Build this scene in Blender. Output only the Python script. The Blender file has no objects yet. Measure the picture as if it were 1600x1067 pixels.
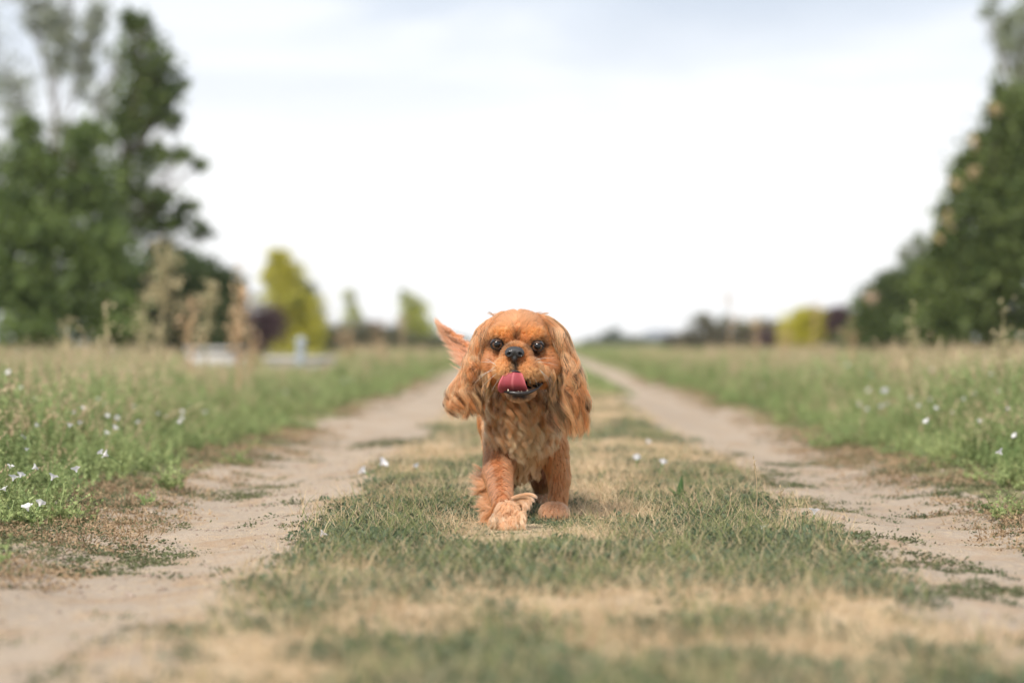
import bpy, math, random
import numpy as np
from mathutils import Vector, Matrix

# ------------------------------------------------------------------ camera, sky, sun, exposure
sc = bpy.context.scene
F = 85.0 / 36.0 * 1600.0          # focal length in photograph pixels
H = 0.36                          # camera height (m)
PY0 = 533.5
cam_d = bpy.data.cameras.new('camera')
cam = bpy.data.objects.new('camera', cam_d)
sc.collection.objects.link(cam)
cam.location = (0, 0, H)
cam.rotation_euler = (math.radians(90), 0, 0)
cam_d.lens = 85
cam_d.sensor_width = 36
cam_d.clip_start = 0.05
cam_d.clip_end = 6000
cam_d.dof.use_dof = True
cam_d.dof.focus_distance = 4.74
cam_d.dof.aperture_fstop = 2.6
cam_d.dof.aperture_blades = 9
sc.camera = cam

world = bpy.data.worlds.new('World')
sc.world = world
world.use_nodes = True
SUN_EL, SUN_AZ = math.radians(48), math.radians(-156)      # azimuth measured from +Y (view direction) clockwise
def N(nt, t, **kw):
    n = nt.nodes.new(t)
    for k, v in kw.items():
        if k in ('inputs',):
            for i, x in v.items(): n.inputs[i].default_value = x
        else: setattr(n, k, v)
    return n
def ramp(nt, src, stops):
    r = nt.nodes.new('ShaderNodeValToRGB')
    cr = r.color_ramp
    while len(cr.elements) < len(stops): cr.elements.new(0.5)
    for e, (p, c) in zip(cr.elements, stops):
        e.position = p
        e.color = (c, c, c, 1) if isinstance(c, (int, float)) else (*c, 1)
    nt.links.new(src, r.inputs[0])
    return r
def math_n(nt, op, a, b=None, c=None, clamp=False):
    m = nt.nodes.new('ShaderNodeMath'); m.operation = op; m.use_clamp = clamp
    for i, v in enumerate((a, b, c)):
        if v is None: continue
        if isinstance(v, (int, float)): m.inputs[i].default_value = v
        else: nt.links.new(v, m.inputs[i])
    return m.outputs[0]
def mixc(nt, fac, a, b, mode='MIX'):
    m = nt.nodes.new('ShaderNodeMix'); m.data_type = 'RGBA'; m.blend_type = mode
    if isinstance(fac, (int, float)): m.inputs[0].default_value = fac
    else: nt.links.new(fac, m.inputs[0])
    for i, v in ((6, a), (7, b)):
        if isinstance(v, tuple): m.inputs[i].default_value = (*v[:3], 1)
        else: nt.links.new(v, m.inputs[i])
    return m.outputs[2]
wn = world.node_tree
wn.nodes.clear()
wo = wn.nodes.new('ShaderNodeOutputWorld')
bg = wn.nodes.new('ShaderNodeBackground')
bg.inputs['Strength'].default_value = 0.1
sky = wn.nodes.new('ShaderNodeTexSky')
sky.sky_type = 'NISHITA'
sky.sun_disc = False
sky.sun_elevation = SUN_EL
sky.sun_rotation = SUN_AZ
sky.dust_density = 2.0
geo = wn.nodes.new('ShaderNodeTexCoord')
sep = wn.nodes.new('ShaderNodeSeparateXYZ')
wn.links.new(geo.outputs['Generated'], sep.inputs[0])
# a thin overcast: cloud layer projected on a flat sheet overhead (direction / elevation), thick at the horizon
z_ = math_n(wn, 'MAXIMUM', sep.outputs[2], 0.0)
zz = math_n(wn, 'ADD', z_, 0.10)
cu = math_n(wn, 'DIVIDE', sep.outputs[0], zz)
cv = math_n(wn, 'DIVIDE', sep.outputs[1], zz)
comb = wn.nodes.new('ShaderNodeCombineXYZ')
wn.links.new(cu, comb.inputs[0]); wn.links.new(cv, comb.inputs[1])
cn = N(wn, 'ShaderNodeTexNoise', inputs={'Scale': 1.25, 'Detail': 5.0, 'Roughness': 0.5, 'Distortion': 0.3})
mp = N(wn, 'ShaderNodeMapping'); mp.inputs['Location'].default_value = (0.9, 3.1, 0)
mp.inputs['Scale'].default_value = (1.0, 0.8, 1)
wn.links.new(comb.outputs[0], mp.inputs[0]); wn.links.new(mp.outputs[0], cn.inputs['Vector'])
cl = ramp(wn, cn.outputs[0], [(0.37, (5.0, 5.55, 6.4)), (0.5, (5.7, 6.2, 6.95)), (0.63, (7.1, 7.35, 7.7))])
hz = math_n(wn, 'SUBTRACT', 1.0, math_n(wn, 'DIVIDE', math_n(wn, 'SUBTRACT', z_, 0.066), 0.075, clamp=True), clamp=True)
clouds = mixc(wn, hz, cl.outputs[0], (8.2, 8.22, 8.28))
skyc = mixc(wn, 0.93, sky.outputs[0], clouds)
wn.links.new(skyc, bg.inputs['Color'])
wn.links.new(bg.outputs[0], wo.inputs['Surface'])

sun_d = bpy.data.lights.new('sun', 'SUN')
sun_d.energy = 3.6
sun_d.angle = math.radians(9)
sun_d.color = (1.0, 0.93, 0.84)
sun = bpy.data.objects.new('sun', sun_d)
sc.collection.objects.link(sun)
sdir = Vector((math.sin(SUN_AZ) * math.cos(SUN_EL), math.cos(SUN_AZ) * math.cos(SUN_EL), math.sin(SUN_EL)))
sun.rotation_euler = sdir.to_track_quat('Z', 'Y').to_euler()
sun.location = (0, 0, 30)
sc.view_settings.view_transform = 'Standard'
sc.view_settings.look = 'None'
sc.view_settings.exposure = 0.52
sc.view_settings.gamma = 1
sc.view_settings.use_curve_mapping = False
sc.render.engine = 'CYCLES'
sc.cycles.max_bounces = 6
sc.cycles.transparent_max_bounces = 8
sc.cycles.use_denoising = True
sc.cycles_curves.shape = 'RIBBONS' if hasattr(sc, 'cycles_curves') else 'RIBBONS'

# ------------------------------------------------------------------ helpers
rng = np.random.default_rng(7)
random.seed(7)
C = sc.collection
def W(px, py, d):
    """point of the place that stands d metres away and shows at (px, py) in the photograph"""
    return np.array([(px - 800.0) * d / F, d, H - (py - PY0) * d / F])
def link(o, parent=None):
    C.objects.link(o)
    if parent is not None: o.parent = parent
    return o
def tag(o, label=None, cat=None, group=None, kind=None):
    if label: o['label'] = label
    if cat: o['category'] = cat
    if group: o['group'] = group
    if kind: o['kind'] = kind
    return o
def empty(name, loc=(0, 0, 0)):
    o = bpy.data.objects.new(name, None); o.location = loc; o.empty_display_size = 0.1
    return link(o)
def mesh_np(name, V, Fc, mat=None, parent=None, smooth=False, cols=None, do_link=True):
    V = np.asarray(V, dtype=np.float32).reshape(-1, 3)
    Fc = np.asarray(Fc, dtype=np.int32)
    k = Fc.shape[1]
    me = bpy.data.meshes.new(name)
    me.vertices.add(len(V)); me.vertices.foreach_set('co', V.ravel())
    me.loops.add(Fc.size); me.loops.foreach_set('vertex_index', Fc.ravel())
    me.polygons.add(len(Fc))
    me.polygons.foreach_set('loop_start', np.arange(0, Fc.size, k, dtype=np.int32))
    me.polygons.foreach_set('loop_total', np.full(len(Fc), k, dtype=np.int32))
    if smooth: me.polygons.foreach_set('use_smooth', np.ones(len(Fc), dtype=bool))
    me.update(calc_edges=True)
    if cols is not None:
        a = me.color_attributes.new('Col', 'FLOAT_COLOR', 'POINT')
        c4 = np.ones((len(V), 4), dtype=np.float32); c4[:, :3] = cols
        a.data.foreach_set('color', c4.ravel())
    o = bpy.data.objects.new(name, me)
    if mat: me.materials.append(mat)
    if do_link: link(o, parent)
    return o
def rel(o, parent):
    """children built in world coordinates keep their place when the parent stands elsewhere"""
    o.parent = parent
    o.matrix_parent_inverse = Matrix.Translation(parent.location).inverted()
    return o
def mat_new(name):
    m = bpy.data.materials.new(name); m.use_nodes = True
    m.node_tree.nodes.clear()
    return m, m.node_tree
def leaf_mat(name, c1, c2, rough=0.6, trans=0.35, use_col=False, hue_noise=2.0, spec=0.25):
    """thin leaf: diffuse + translucent, colour varied per object instance and by position"""
    m, nt = mat_new(name)
    out = nt.nodes.new('ShaderNodeOutputMaterial')
    p = N(nt, 'ShaderNodeBsdfPrincipled'); p.inputs['Roughness'].default_value = rough
    p.inputs['Specular IOR Level'].default_value = spec
    tr = nt.nodes.new('ShaderNodeBsdfTranslucent')
    oi = nt.nodes.new('ShaderNodeObjectInfo')
    if use_col:
        at = N(nt, 'ShaderNodeAttribute', attribute_name='Col')
        col = at.outputs['Color']
    else:
        g = nt.nodes.new('ShaderNodeNewGeometry')
        no = N(nt, 'ShaderNodeTexNoise', inputs={'Scale': hue_noise, 'Detail': 3.0})
        nt.links.new(g.outputs['Position'], no.inputs['Vector'])
        s = math_n(nt, 'ADD', math_n(nt, 'MULTIPLY', oi.outputs['Random'], 0.5), math_n(nt, 'MULTIPLY', g.outputs['Random Per Island'], 0.3))
        s = math_n(nt, 'ADD', s, math_n(nt, 'MULTIPLY', math_n(nt, 'SUBTRACT', no.outputs[0], 0.35), 0.9), clamp=True)
        col = mixc(nt, s, c1, c2)
    nt.links.new(col, p.inputs['Base Color'])
    nt.links.new(col, tr.inputs['Color'])
    mx = nt.nodes.new('ShaderNodeMixShader'); mx.inputs[0].default_value = trans
    nt.links.new(p.outputs[0], mx.inputs[1]); nt.links.new(tr.outputs[0], mx.inputs[2])
    nt.links.new(mx.outputs[0], out.inputs[0])
    return m
def simple_mat(name, col, rough=0.6, spec=0.5, noise=None, noise_scale=20, bump=0.0, coat=0.0, sss=0.0):
    m, nt = mat_new(name)
    out = nt.nodes.new('ShaderNodeOutputMaterial')
    p = N(nt, 'ShaderNodeBsdfPrincipled'); p.inputs['Roughness'].default_value = rough
    p.inputs['Specular IOR Level'].default_value = spec
    p.inputs['Coat Weight'].default_value = coat
    g = nt.nodes.new('ShaderNodeNewGeometry')
    no = N(nt, 'ShaderNodeTexNoise', inputs={'Scale': noise_scale, 'Detail': 4.0})
    nt.links.new(g.outputs['Position'], no.inputs['Vector'])
    c = mixc(nt, math_n(nt, 'MULTIPLY', math_n(nt, 'SUBTRACT', no.outputs[0], 0.3), 2.2, clamp=True), col, noise or col)
    nt.links.new(c, p.inputs['Base Color'])
    if sss:
        p.inputs['Subsurface Weight'].default_value = sss
        p.inputs['Subsurface Scale'].default_value = 0.01
    if bump:
        b = nt.nodes.new('ShaderNodeBump'); b.inputs['Strength'].default_value = bump; b.inputs['Distance'].default_value = 0.002
        nt.links.new(no.outputs[0], b.inputs['Height']); nt.links.new(b.outputs[0], p.inputs['Normal'])
    nt.links.new(p.outputs[0], out.inputs[0])
    return m
def vnoise(x, y, seed=0, octaves=4, lac=2.0, gain=0.5):
    """value noise in [-1, 1]"""
    x = np.asarray(x, float); y = np.asarray(y, float)
    tot = np.zeros(np.broadcast(x, y).shape); amp = 1.0; nrm = 0
    for o in range(octaves):
        xi = np.floor(x).astype(np.int64); yi = np.floor(y).astype(np.int64)
        fx = x - xi; fy = y - yi
        fx = fx * fx * (3 - 2 * fx); fy = fy * fy * (3 - 2 * fy)
        def hsh(a, b):
            h = (a * 374761393 + b * 668265263 + (seed + o * 17) * 1442695041) & 0xFFFFFFFF
            h = ((h ^ (h >> 13)) * 1274126177) & 0xFFFFFFFF
            h = h ^ (h >> 16)
            return (h & 0xFFFFFF) / float(0xFFFFFF)
        v = (hsh(xi, yi) * (1 - fx) + hsh(xi + 1, yi) * fx) * (1 - fy) + (hsh(xi, yi + 1) * (1 - fx) + hsh(xi + 1, yi + 1) * fx) * fy
        tot += amp * (v * 2 - 1); nrm += amp
        x = x * lac + 13.7; y = y * lac + 7.3; amp *= gain
    return tot / nrm
def tube(pts, rad, sides=6, cap=True):
    """(V, F quads) of a tapered tube along pts"""
    pts = np.asarray(pts, float); n = len(pts)
    rad = np.broadcast_to(np.asarray(rad, float), (n,))
    t = np.gradient(pts, axis=0); t /= np.linalg.norm(t, axis=1, keepdims=True) + 1e-9
    ref = np.array([0.0, 0.0, 1.0]) if abs(t[0, 2]) < 0.8 else np.array([1.0, 0.0, 0.0])
    u = np.cross(t, ref); u /= np.linalg.norm(u, axis=1, keepdims=True) + 1e-9
    v = np.cross(t, u)
    a = np.linspace(0, 2 * np.pi, sides, endpoint=False)
    V = pts[:, None, :] + rad[:, None, None] * (np.cos(a)[None, :, None] * u[:, None, :] + np.sin(a)[None, :, None] * v[:, None, :])
    V = V.reshape(-1, 3); Fc = []
    for i in range(n - 1):
        for j in range(sides):
            k = (j + 1) % sides
            Fc.append((i * sides + j, i * sides + k, (i + 1) * sides + k, (i + 1) * sides + j))
    return V, np.array(Fc, dtype=np.int32)
class Acc:
    """collects (V, F, colour) of quads"""
    def __init__(s): s.V = []; s.F = []; s.C = []; s.n = 0
    def add(s, V, Fc, c=None):
        V = np.asarray(V, float).reshape(-1, 3)
        s.V.append(V); s.F.append(np.asarray(Fc, dtype=np.int32) + s.n); s.n += len(V)
        if c is None: c = (1, 1, 1)
        c = np.asarray(c, float)
        s.C.append(np.broadcast_to(c, (len(V), 3)) if c.ndim == 1 else c)
    def build(s, name, mat, parent=None, smooth=False, do_link=True):
        return mesh_np(name, np.concatenate(s.V), np.concatenate(s.F), mat, parent, smooth, np.concatenate(s.C), do_link)

# ------------------------------------------------------------------ the ground: one height field, split into meadow, two wheel tracks and the strip between
def xc(y): return 0.068 + 0.008 * y
def edge_in(y, side):                    # half width of the grass strip between the ruts
    return 0.455 + 0.05 * vnoise(y * 1.6, side * 9.0, 3) + 0.04 * vnoise(y * 6, side * 5.0, 4)
def edge_out(y, side):                   # inner edge of the meadow
    return 1.00 + 0.07 * vnoise(y * 0.9, side * 9.0 + 40, 5) + 0.03 * vnoise(y * 5, side * 5.0 + 40, 6)
def height(x, y):
    u = np.abs(x - xc(y))
    fade = np.clip((60 - y) / 40, 0, 1)
    rut = -0.022 * np.exp(-((u - 0.76) / 0.17) ** 2)
    mid = 0.012 * np.exp(-(u / 0.4) ** 2)
    bank = 0.035 * np.clip((u - 1.0) / 0.7, 0, 1)
    n = 0.014 * vnoise(x * 2.1, y * 1.4, 11, 3) + 0.013 * vnoise(x * 8, y * 7, 12, 4) * np.clip((14 - y) / 6, 0.2, 1)
    still = 1 - np.exp(-((x - 0.05) / 0.28) ** 2 - ((y - 4.88) / 0.42) ** 2)     # even footing where the dog walks
    return (rut + mid + bank + n - 0.004) * fade * still
def axis(segs):
    out = []
    for a, b, st in segs: out.append(np.arange(a, b, st))
    return np.concatenate(out + [np.array([segs[-1][1]])])
ys = axis([(-3, 1.5, .25), (1.5, 3.2, .03), (3.2, 8, .018), (8, 14, .05), (14, 30, .2), (30, 80, 1.2), (80, 400, 16), (400, 3000, 200)])
xh = axis([(0, 1.35, .018), (1.35, 2.4, .04), (2.4, 5, .13), (5, 12, .5), (12, 60, 4), (60, 400, 34), (400, 2600, 220)])
xs = np.concatenate([-xh[:0:-1], xh])
XX, YY = np.meshgrid(xs, ys)
XW = XX + xc(YY)
ZZ = height(XW, YY)
VV = np.stack([XW, YY, ZZ], -1).reshape(-1, 3)
nx, ny = len(xs), len(ys)
ii = (np.arange(ny - 1)[:, None] * nx + np.arange(nx - 1)[None, :]).ravel()
FF = np.stack([ii, ii + 1, ii + 1 + nx, ii + nx], 1)
fx = VV[FF].mean(1)
fu = fx[:, 0] - xc(fx[:, 1]); fa = np.abs(fu); fs = np.sign(fu)
ein = np.where(fs < 0, edge_in(fx[:, 1], -1), edge_in(fx[:, 1], 1))
eout = np.where(fs < 0, edge_out(fx[:, 1], -1), edge_out(fx[:, 1], 1)) + 0.0
near = fx[:, 1] < 130
reg = np.zeros(len(FF), int)
reg[near & (fa < ein)] = 1
reg[near & (fa >= ein) & (fa < eout) & (fs < 0)] = 2
reg[near & (fa >= ein) & (fa < eout) & (fs > 0)] = 3

def ground_mat(name, cols, stain, speck, k=1.0):
    m, nt = mat_new(name)
    out = nt.nodes.new('ShaderNodeOutputMaterial')
    p = N(nt, 'ShaderNodeBsdfPrincipled'); p.inputs['Roughness'].default_value = 0.95; p.inputs['Specular IOR Level'].default_value = 0.1
    g = nt.nodes.new('ShaderNodeNewGeometry')
    mp = N(nt, 'ShaderNodeMapping'); mp.inputs['Scale'].default_value = (1, 0.7, 1)
    nt.links.new(g.outputs['Position'], mp.inputs[0])
    def noi(s, d=4, r=0.55):
        n = N(nt, 'ShaderNodeTexNoise', inputs={'Scale': s, 'Detail': d, 'Roughness': r}); nt.links.new(mp.outputs[0], n.inputs['Vector']); return n.outputs[0]
    big, med, fine, grain = noi(1.7 * k), noi(9 * k), noi(60, 5), noi(420, 3)
    c = mixc(nt, ramp(nt, big, [(0.35, 0.0), (0.65, 1.0)]).outputs[0], cols[0], cols[1])
    c = mixc(nt, ramp(nt, med, [(0.5, 0.0), (0.68, 0.8)]).outputs[0], c, stain)
    c = mixc(nt, ramp(nt, fine, [(0.52, 0.0), (0.66, 0.55)]).outputs[0], c, speck)
    c = mixc(nt, ramp(nt, grain, [(0.45, 0.0), (0.7, 0.5)]).outputs[0], c, tuple(x * 0.55 for x in stain))
    nt.links.new(c, p.inputs['Base Color'])
    b = nt.nodes.new('ShaderNodeBump'); b.inputs['Strength'].default_value = 0.8; b.inputs['Distance'].default_value = 0.010
    hsum = math_n(nt, 'ADD', fine, math_n(nt, 'MULTIPLY', grain, 0.4))
    nt.links.new(hsum, b.inputs['Height']); nt.links.new(b.outputs[0], p.inputs['Normal'])
    nt.links.new(p.outputs[0], out.inputs[0])
    return m
M_dirt = ground_mat('packed_dirt', [(0.345, 0.285, 0.225), (0.42, 0.345, 0.27)], (0.36, 0.25, 0.16), (0.48, 0.375, 0.26))
M_mid = ground_mat('dry_strip_soil', [(0.52, 0.41, 0.28), (0.44, 0.34, 0.235)], (0.34, 0.25, 0.16), (0.64, 0.51, 0.34))
M_mead = ground_mat('meadow_soil', [(0.22, 0.19, 0.10), (0.26, 0.25, 0.13)], (0.14, 0.16, 0.07), (0.42, 0.31, 0.19))
def submesh(name, msk, mat):
    f = FF[msk]; used, inv = np.unique(f, return_inverse=True)
    return mesh_np(name, VV[used], inv.reshape(f.shape), mat, smooth=True)
g0 = submesh('ground', reg == 0, M_mead); tag(g0, 'brownish meadow soil reaching out to the horizon under the weeds', 'ground', kind='structure')
g1 = submesh('path_middle_strip', reg == 1, M_mid); tag(g1, 'straw coloured strip of soil between the two wheel tracks', 'path', kind='structure')
g2 = submesh('dirt_track', reg == 2, M_dirt); tag(g2, 'bare beige wheel track at the foot of the left meadow', 'dirt track', kind='structure')
g3 = submesh('dirt_track', reg == 3, M_dirt); tag(g3, 'bare beige wheel track at the foot of the right meadow', 'dirt track', kind='structure')

# ------------------------------------------------------------------ tufts (prototypes, used as instances of grass, weeds and straw)
def blades(n, r0, hmin, hmax, wid, lean, curl, seed, seg=3, tipz=None, flat=0.0):
    r = np.random.default_rng(seed)
    a = r.uniform(0, 2 * np.pi, n); rr = r0 * np.sqrt(r.uniform(0, 1, n))
    base = np.stack([rr * np.cos(a), rr * np.sin(a), np.zeros(n)], 1)
    d = r.uniform(0, 2 * np.pi, n); hgt = r.uniform(hmin, hmax, n); ln = np.abs(r.normal(lean, lean * 0.5 + 0.05, n))
    dirh = np.stack([np.cos(d), np.sin(d), np.zeros(n)], 1); side = np.stack([-np.sin(d), np.cos(d), np.zeros(n)], 1)
    tw = r.uniform(0, np.pi, n)
    side = side * np.cos(tw)[:, None] + dirh * np.sin(tw)[:, None]
    V = []
    for k in range(seg + 1):
        t = k / seg
        ang = ln + curl * t
        fw = hgt * t * np.sin(np.clip(ang, 0, 1.5)); up = hgt * t * np.cos(np.clip(ang, 0, 1.5))
        c = base + dirh * fw[:, None] + np.array([0, 0, 1.0]) * up[:, None]
        w = wid * (1 - t * 0.85) * r.uniform(0.7, 1.3, n)
        V.append(c - side * w[:, None] / 2); V.append(c + side * w[:, None] / 2)
    V = np.stack(V, 1)               # n, 2(seg+1), 3
    Fc = []
    for k in range(seg): Fc.append([2 * k, 2 * k + 1, 2 * k + 3, 2 * k + 2])
    Fc = np.array(Fc)
    m = V.shape[1]
    return V.reshape(-1, 3), (Fc[None] + (np.arange(n) * m)[:, None, None]).reshape(-1, 4)
def leaflets(centres, dirs, ln, wd, seed):
    """one rhombic leaf per centre, folded slightly"""
    r = np.random.default_rng(seed); n = len(centres)
    dirs = dirs / (np.linalg.norm(dirs, axis=1, keepdims=True) + 1e-9)
    s = np.cross(dirs, r.normal(size=(n, 3))); s /= np.linalg.norm(s, axis=1, keepdims=True) + 1e-9
    ln = np.broadcast_to(ln, (n,))[:, None] * r.uniform(0.6, 1.3, (n, 1)); wd = np.broadcast_to(wd, (n,))[:, None] * r.uniform(0.7, 1.2, (n, 1))
    V = np.stack([centres, centres + dirs * ln * 0.5 - s * wd, centres + dirs * ln, centres + dirs * ln * 0.5 + s * wd], 1)
    return V.reshape(-1, 3), (np.array([[0, 1, 2, 3]])[None] + (np.arange(n) * 4)[:, None, None]).reshape(-1, 4)
def weed(seed, nst, hgt, nleaf, ln, wd, spread=0.25, stem_w=0.002):
    r = np.random.default_rng(seed); a = Acc(); 
    for s in range(nst):
        ang = r.uniform(0, 2 * np.pi); le = abs(r.normal(0, spread)); h = hgt * r.uniform(0.55, 1.1)
        t = np.linspace(0, 1, 5)[:, None]
        d = np.array([math.cos(ang) * le, math.sin(ang) * le, 0])
        pts = np.array([r.normal(0, 0.015), r.normal(0, 0.015), 0]) + d * h * t ** 1.5 + np.array([0, 0, h]) * t + r.normal(0, 0.004, (5, 3)) * t
        sd = np.array([-math.sin(ang), math.cos(ang), 0]) * stem_w / 2
        V = np.stack([pts - sd, pts + sd], 1).reshape(-1, 3)
        a.add(V, [[2 * k, 2 * k + 1, 2 * k + 3, 2 * k + 2] for k in range(4)])
        tt = r.uniform(0.12, 1, nleaf)
        c = np.stack([np.interp(tt, t[:, 0], pts[:, k]) for k in range(3)], 1)
        dr = r.normal(0, 1, (nleaf, 3)); dr[:, 2] = np.abs(dr[:, 2]) * 0.6 + 0.15
        V, Fc = leaflets(c, dr, ln * (1.15 - 0.6 * tt), wd * (1.15 - 0.6 * tt), seed * 31 + s)
        a.add(V, Fc)
    return np.concatenate(a.V), np.concatenate(a.F)
def seedgrass(seed, n, hgt):
    r = np.random.default_rng(seed); a = Acc()
    for s in range(n):
        ang = r.uniform(0, 2 * np.pi); le = abs(r.normal(0, 0.25)); h = hgt * r.uniform(0.6, 1.1)
        t = np.linspace(0, 1, 5)[:, None]
        d = np.array([math.cos(ang) * le, math.sin(ang) * le, 0])
        pts = np.array([r.normal(0, 0.02), r.normal(0, 0.02), 0]) + d * h * t ** 2 + np.array([0, 0, h]) * t
        sd = np.array([-math.sin(ang), math.cos(ang), 0]) * 0.0008
        a.add(np.stack([pts - sd, pts + sd], 1).reshape(-1, 3), [[2 * k, 2 * k + 1, 2 * k + 3, 2 * k + 2] for k in range(4)])
        tt = r.uniform(0.72, 1.0, 14)
        c = np.stack([np.interp(tt, t[:, 0], pts[:, k]) for k in range(3)], 1)
        dr = np.array([d[0], d[1], 1.0]) + r.normal(0, 0.45, (14, 3))
        V, Fc = leaflets(c, dr, 0.014, 0.0025, seed * 77 + s); a.add(V, Fc)
    return np.concatenate(a.V), np.concatenate(a.F)

M_green = leaf_mat('short_grass_green', (0.055, 0.095, 0.055), (0.17, 0.205, 0.115), trans=0.3, hue_noise=3.0)
M_lime = leaf_mat('lime_meadow_grass', (0.15, 0.21, 0.08), (0.34, 0.33, 0.15), trans=0.4)  # paler, yellower green than the short grass
M_straw = leaf_mat('dry_straw', (0.38, 0.265, 0.15), (0.72, 0.57, 0.37), trans=0.3, rough=0.5)
M_litter = leaf_mat('dead_leaf_litter', (0.16, 0.105, 0.06), (0.46, 0.33, 0.20), trans=0.2)
M_weed = leaf_mat('meadow_weed_green', (0.12, 0.18, 0.06), (0.38, 0.41, 0.18), trans=0.4, hue_noise=1.2)
M_weed2 = leaf_mat('meadow_weed_pale', (0.20, 0.30, 0.11), (0.48, 0.54, 0.24), trans=0.4)
M_dark = leaf_mat('knotgrass_leaf', (0.06, 0.08, 0.04), (0.16, 0.17, 0.08), trans=0.25)
M_tan = leaf_mat('tan_seed_grass', (0.46, 0.35, 0.21), (0.64, 0.51, 0.34), trans=0.35)

def protos(name, items):
    col = bpy.data.collections.new(name)
    for i, (V, Fc, m) in enumerate(items):
        o = mesh_np(name + '_%d' % i, V, Fc, m, do_link=False); col.objects.link(o)
    return col
def knot(seed, n, r0, ln):
    r = np.random.default_rng(seed)
    c = np.stack([r.normal(0, r0, n), r.normal(0, r0, n), np.abs(r.normal(0, 0.006, n))], 1)
    d = r.normal(0, 1, (n, 3)); d[:, 2] = np.abs(d[:, 2]) * 0.5
    return leaflets(c, d, ln, ln * 0.26, seed)
P_green = protos('green_tufts', [(*blades(26, .032, .012, .04, .0026, .55, .7, s), M_green) for s in range(3)] + [(*knot(s, 46, .02, .013), M_green) for s in (5, 6, 7)] + [(*blades(12, .03, .03, .065, .0022, .35, .5, 9), M_lime)])
P_straw = protos('straw_tufts', [(*blades(26, .045, .03, .075, .0018, 1.30, .25, s, seg=2), M_straw) for s in range(4)] + [(*blades(8, .03, .035, .075, .0013, .5, .5, 11), M_straw)])
P_litter = protos('litter_tufts', [(*blades(26, .05, .010, .032, .003, 1.35, .15, 20 + s, seg=2), M_litter) for s in range(2)] + [(*knot(30 + s, 46, .03, .009), M_litter) for s in (0, 1)] + [(*knot(34, 40, .03, .009), M_dark)])
P_knot = protos('knot_tufts', [(*knot(40 + s, 46, .026, .010), M_dark) for s in range(3)])
P_mead = protos('meadow_tufts', [(*weed(50, 8, .21, 26, .022, .0055), M_weed), (*weed(51, 8, .17, 30, .018, .005, .4), M_weed), (*weed(52, 7, .23, 22, .026, .005), M_weed2),
                                 (*blades(30, .05, .10, .22, .0032, .3, .6, 53), M_weed), (*weed(54, 9, .13, 26, .018, .006, .6), M_weed2), (*weed(56, 8, .19, 34, .02, .0055, .35), M_weed),
                                 (*seedgrass(55, 4, .25), M_tan)])
P_low = protos('low_weed_tufts', [(*weed(60, 7, .06, 16, .014, .0045, .7), M_weed), (*weed(61, 6, .08, 16, .013, .004, .6), M_weed2), (*blades(22, .04, .03, .09, .0026, .5, .6, 62), M_green), (*weed(63, 7, .05, 18, .014, .005, .9), M_weed)])
P_seed = protos('seed_grass_tufts', [(*seedgrass(70 + s, 9, .28), M_tan) for s in range(3)])

def scatter(name, col, pts, scale, label, cat, tilt=0.15, zoff=-0.003):
    """one 'stuff' object: a cloud of points, each carrying one tuft of the collection"""
    n = len(pts)
    me = bpy.data.meshes.new(name); me.vertices.add(n)
    P = np.zeros((n, 3), np.float32); P[:, :2] = pts; P[:, 2] = height(pts[:, 0], pts[:, 1]) + zoff
    me.vertices.foreach_set('co', P.ravel())
    a = me.attributes.new('scl', 'FLOAT', 'POINT'); a.data.foreach_set('value', np.broadcast_to(scale, (n,)).astype(np.float32))
    rot = np.stack([rng.normal(0, tilt, n), rng.normal(0, tilt, n), rng.uniform(0, 6.283, n)], 1).astype(np.float32)
    a = me.attributes.new('rot', 'FLOAT_VECTOR', 'POINT'); a.data.foreach_set('vector', rot.ravel())
    a = me.attributes.new('idx', 'INT', 'POINT'); a.data.foreach_set('value', rng.integers(0, len(col.objects), n).astype(np.int32))
    me.update()
    o = link(bpy.data.objects.new(name, me))
    ng = bpy.data.node_groups.new(name + '_nodes', 'GeometryNodeTree')
    ng.interface.new_socket('Geometry', in_out='INPUT', socket_type='NodeSocketGeometry')
    ng.interface.new_socket('Geometry', in_out='OUTPUT', socket_type='NodeSocketGeometry')
    gi = ng.nodes.new('NodeGroupInput'); go = ng.nodes.new('NodeGroupOutput')
    iop = ng.nodes.new('GeometryNodeInstanceOnPoints'); ci = ng.nodes.new('GeometryNodeCollectionInfo')
    ci.inputs['Collection'].default_value = col; ci.inputs['Separate Children'].default_value = True
    iop.inputs['Pick Instance'].default_value = True
    def at(nm, ty):
        x = ng.nodes.new('GeometryNodeInputNamedAttribute'); x.data_type = ty; x.inputs['Name'].default_value = nm; return x.outputs[0]
    L = ng.links.new
    L(gi.outputs[0], iop.inputs['Points']); L(ci.outputs[0], iop.inputs['Instance'])
    L(at('idx', 'INT'), iop.inputs['Instance Index']); L(at('rot', 'FLOAT_VECTOR'), iop.inputs['Rotation']); L(at('scl', 'FLOAT'), iop.inputs['Scale'])
    L(iop.outputs[0], go.inputs[0])
    md = o.modifiers.new('scatter', 'NODES'); md.node_group = ng
    tag(o, label, cat, kind='stuff')
    return o
def rnd_region(y0, y1, dens, umin, umax, margin=0.9, sides=(-1, 1)):
    """random points between y0 and y1, |u| in [umin, umax], inside the view wedge plus a margin"""
    out = []
    for s in sides:
        A = (y1 - y0) * (umax - umin); n = int(A * dens)
        y = rng.uniform(y0, y1, n); u = rng.uniform(umin, umax, n)
        x = xc(y) + s * u
        k = np.abs(x) < 0.2118 * y + margin + .12 * np.clip(y - 12, 0, 60)
        out.append(np.stack([x[k], y[k]], 1))
    return np.concatenate(out)
def uv(p): u = p[:, 0] - xc(p[:, 1]); return u, np.abs(u), np.where(u < 0, -1.0, 1.0)
def thin(p, w): return p[rng.uniform(0, 1, len(p)) < w]

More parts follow.
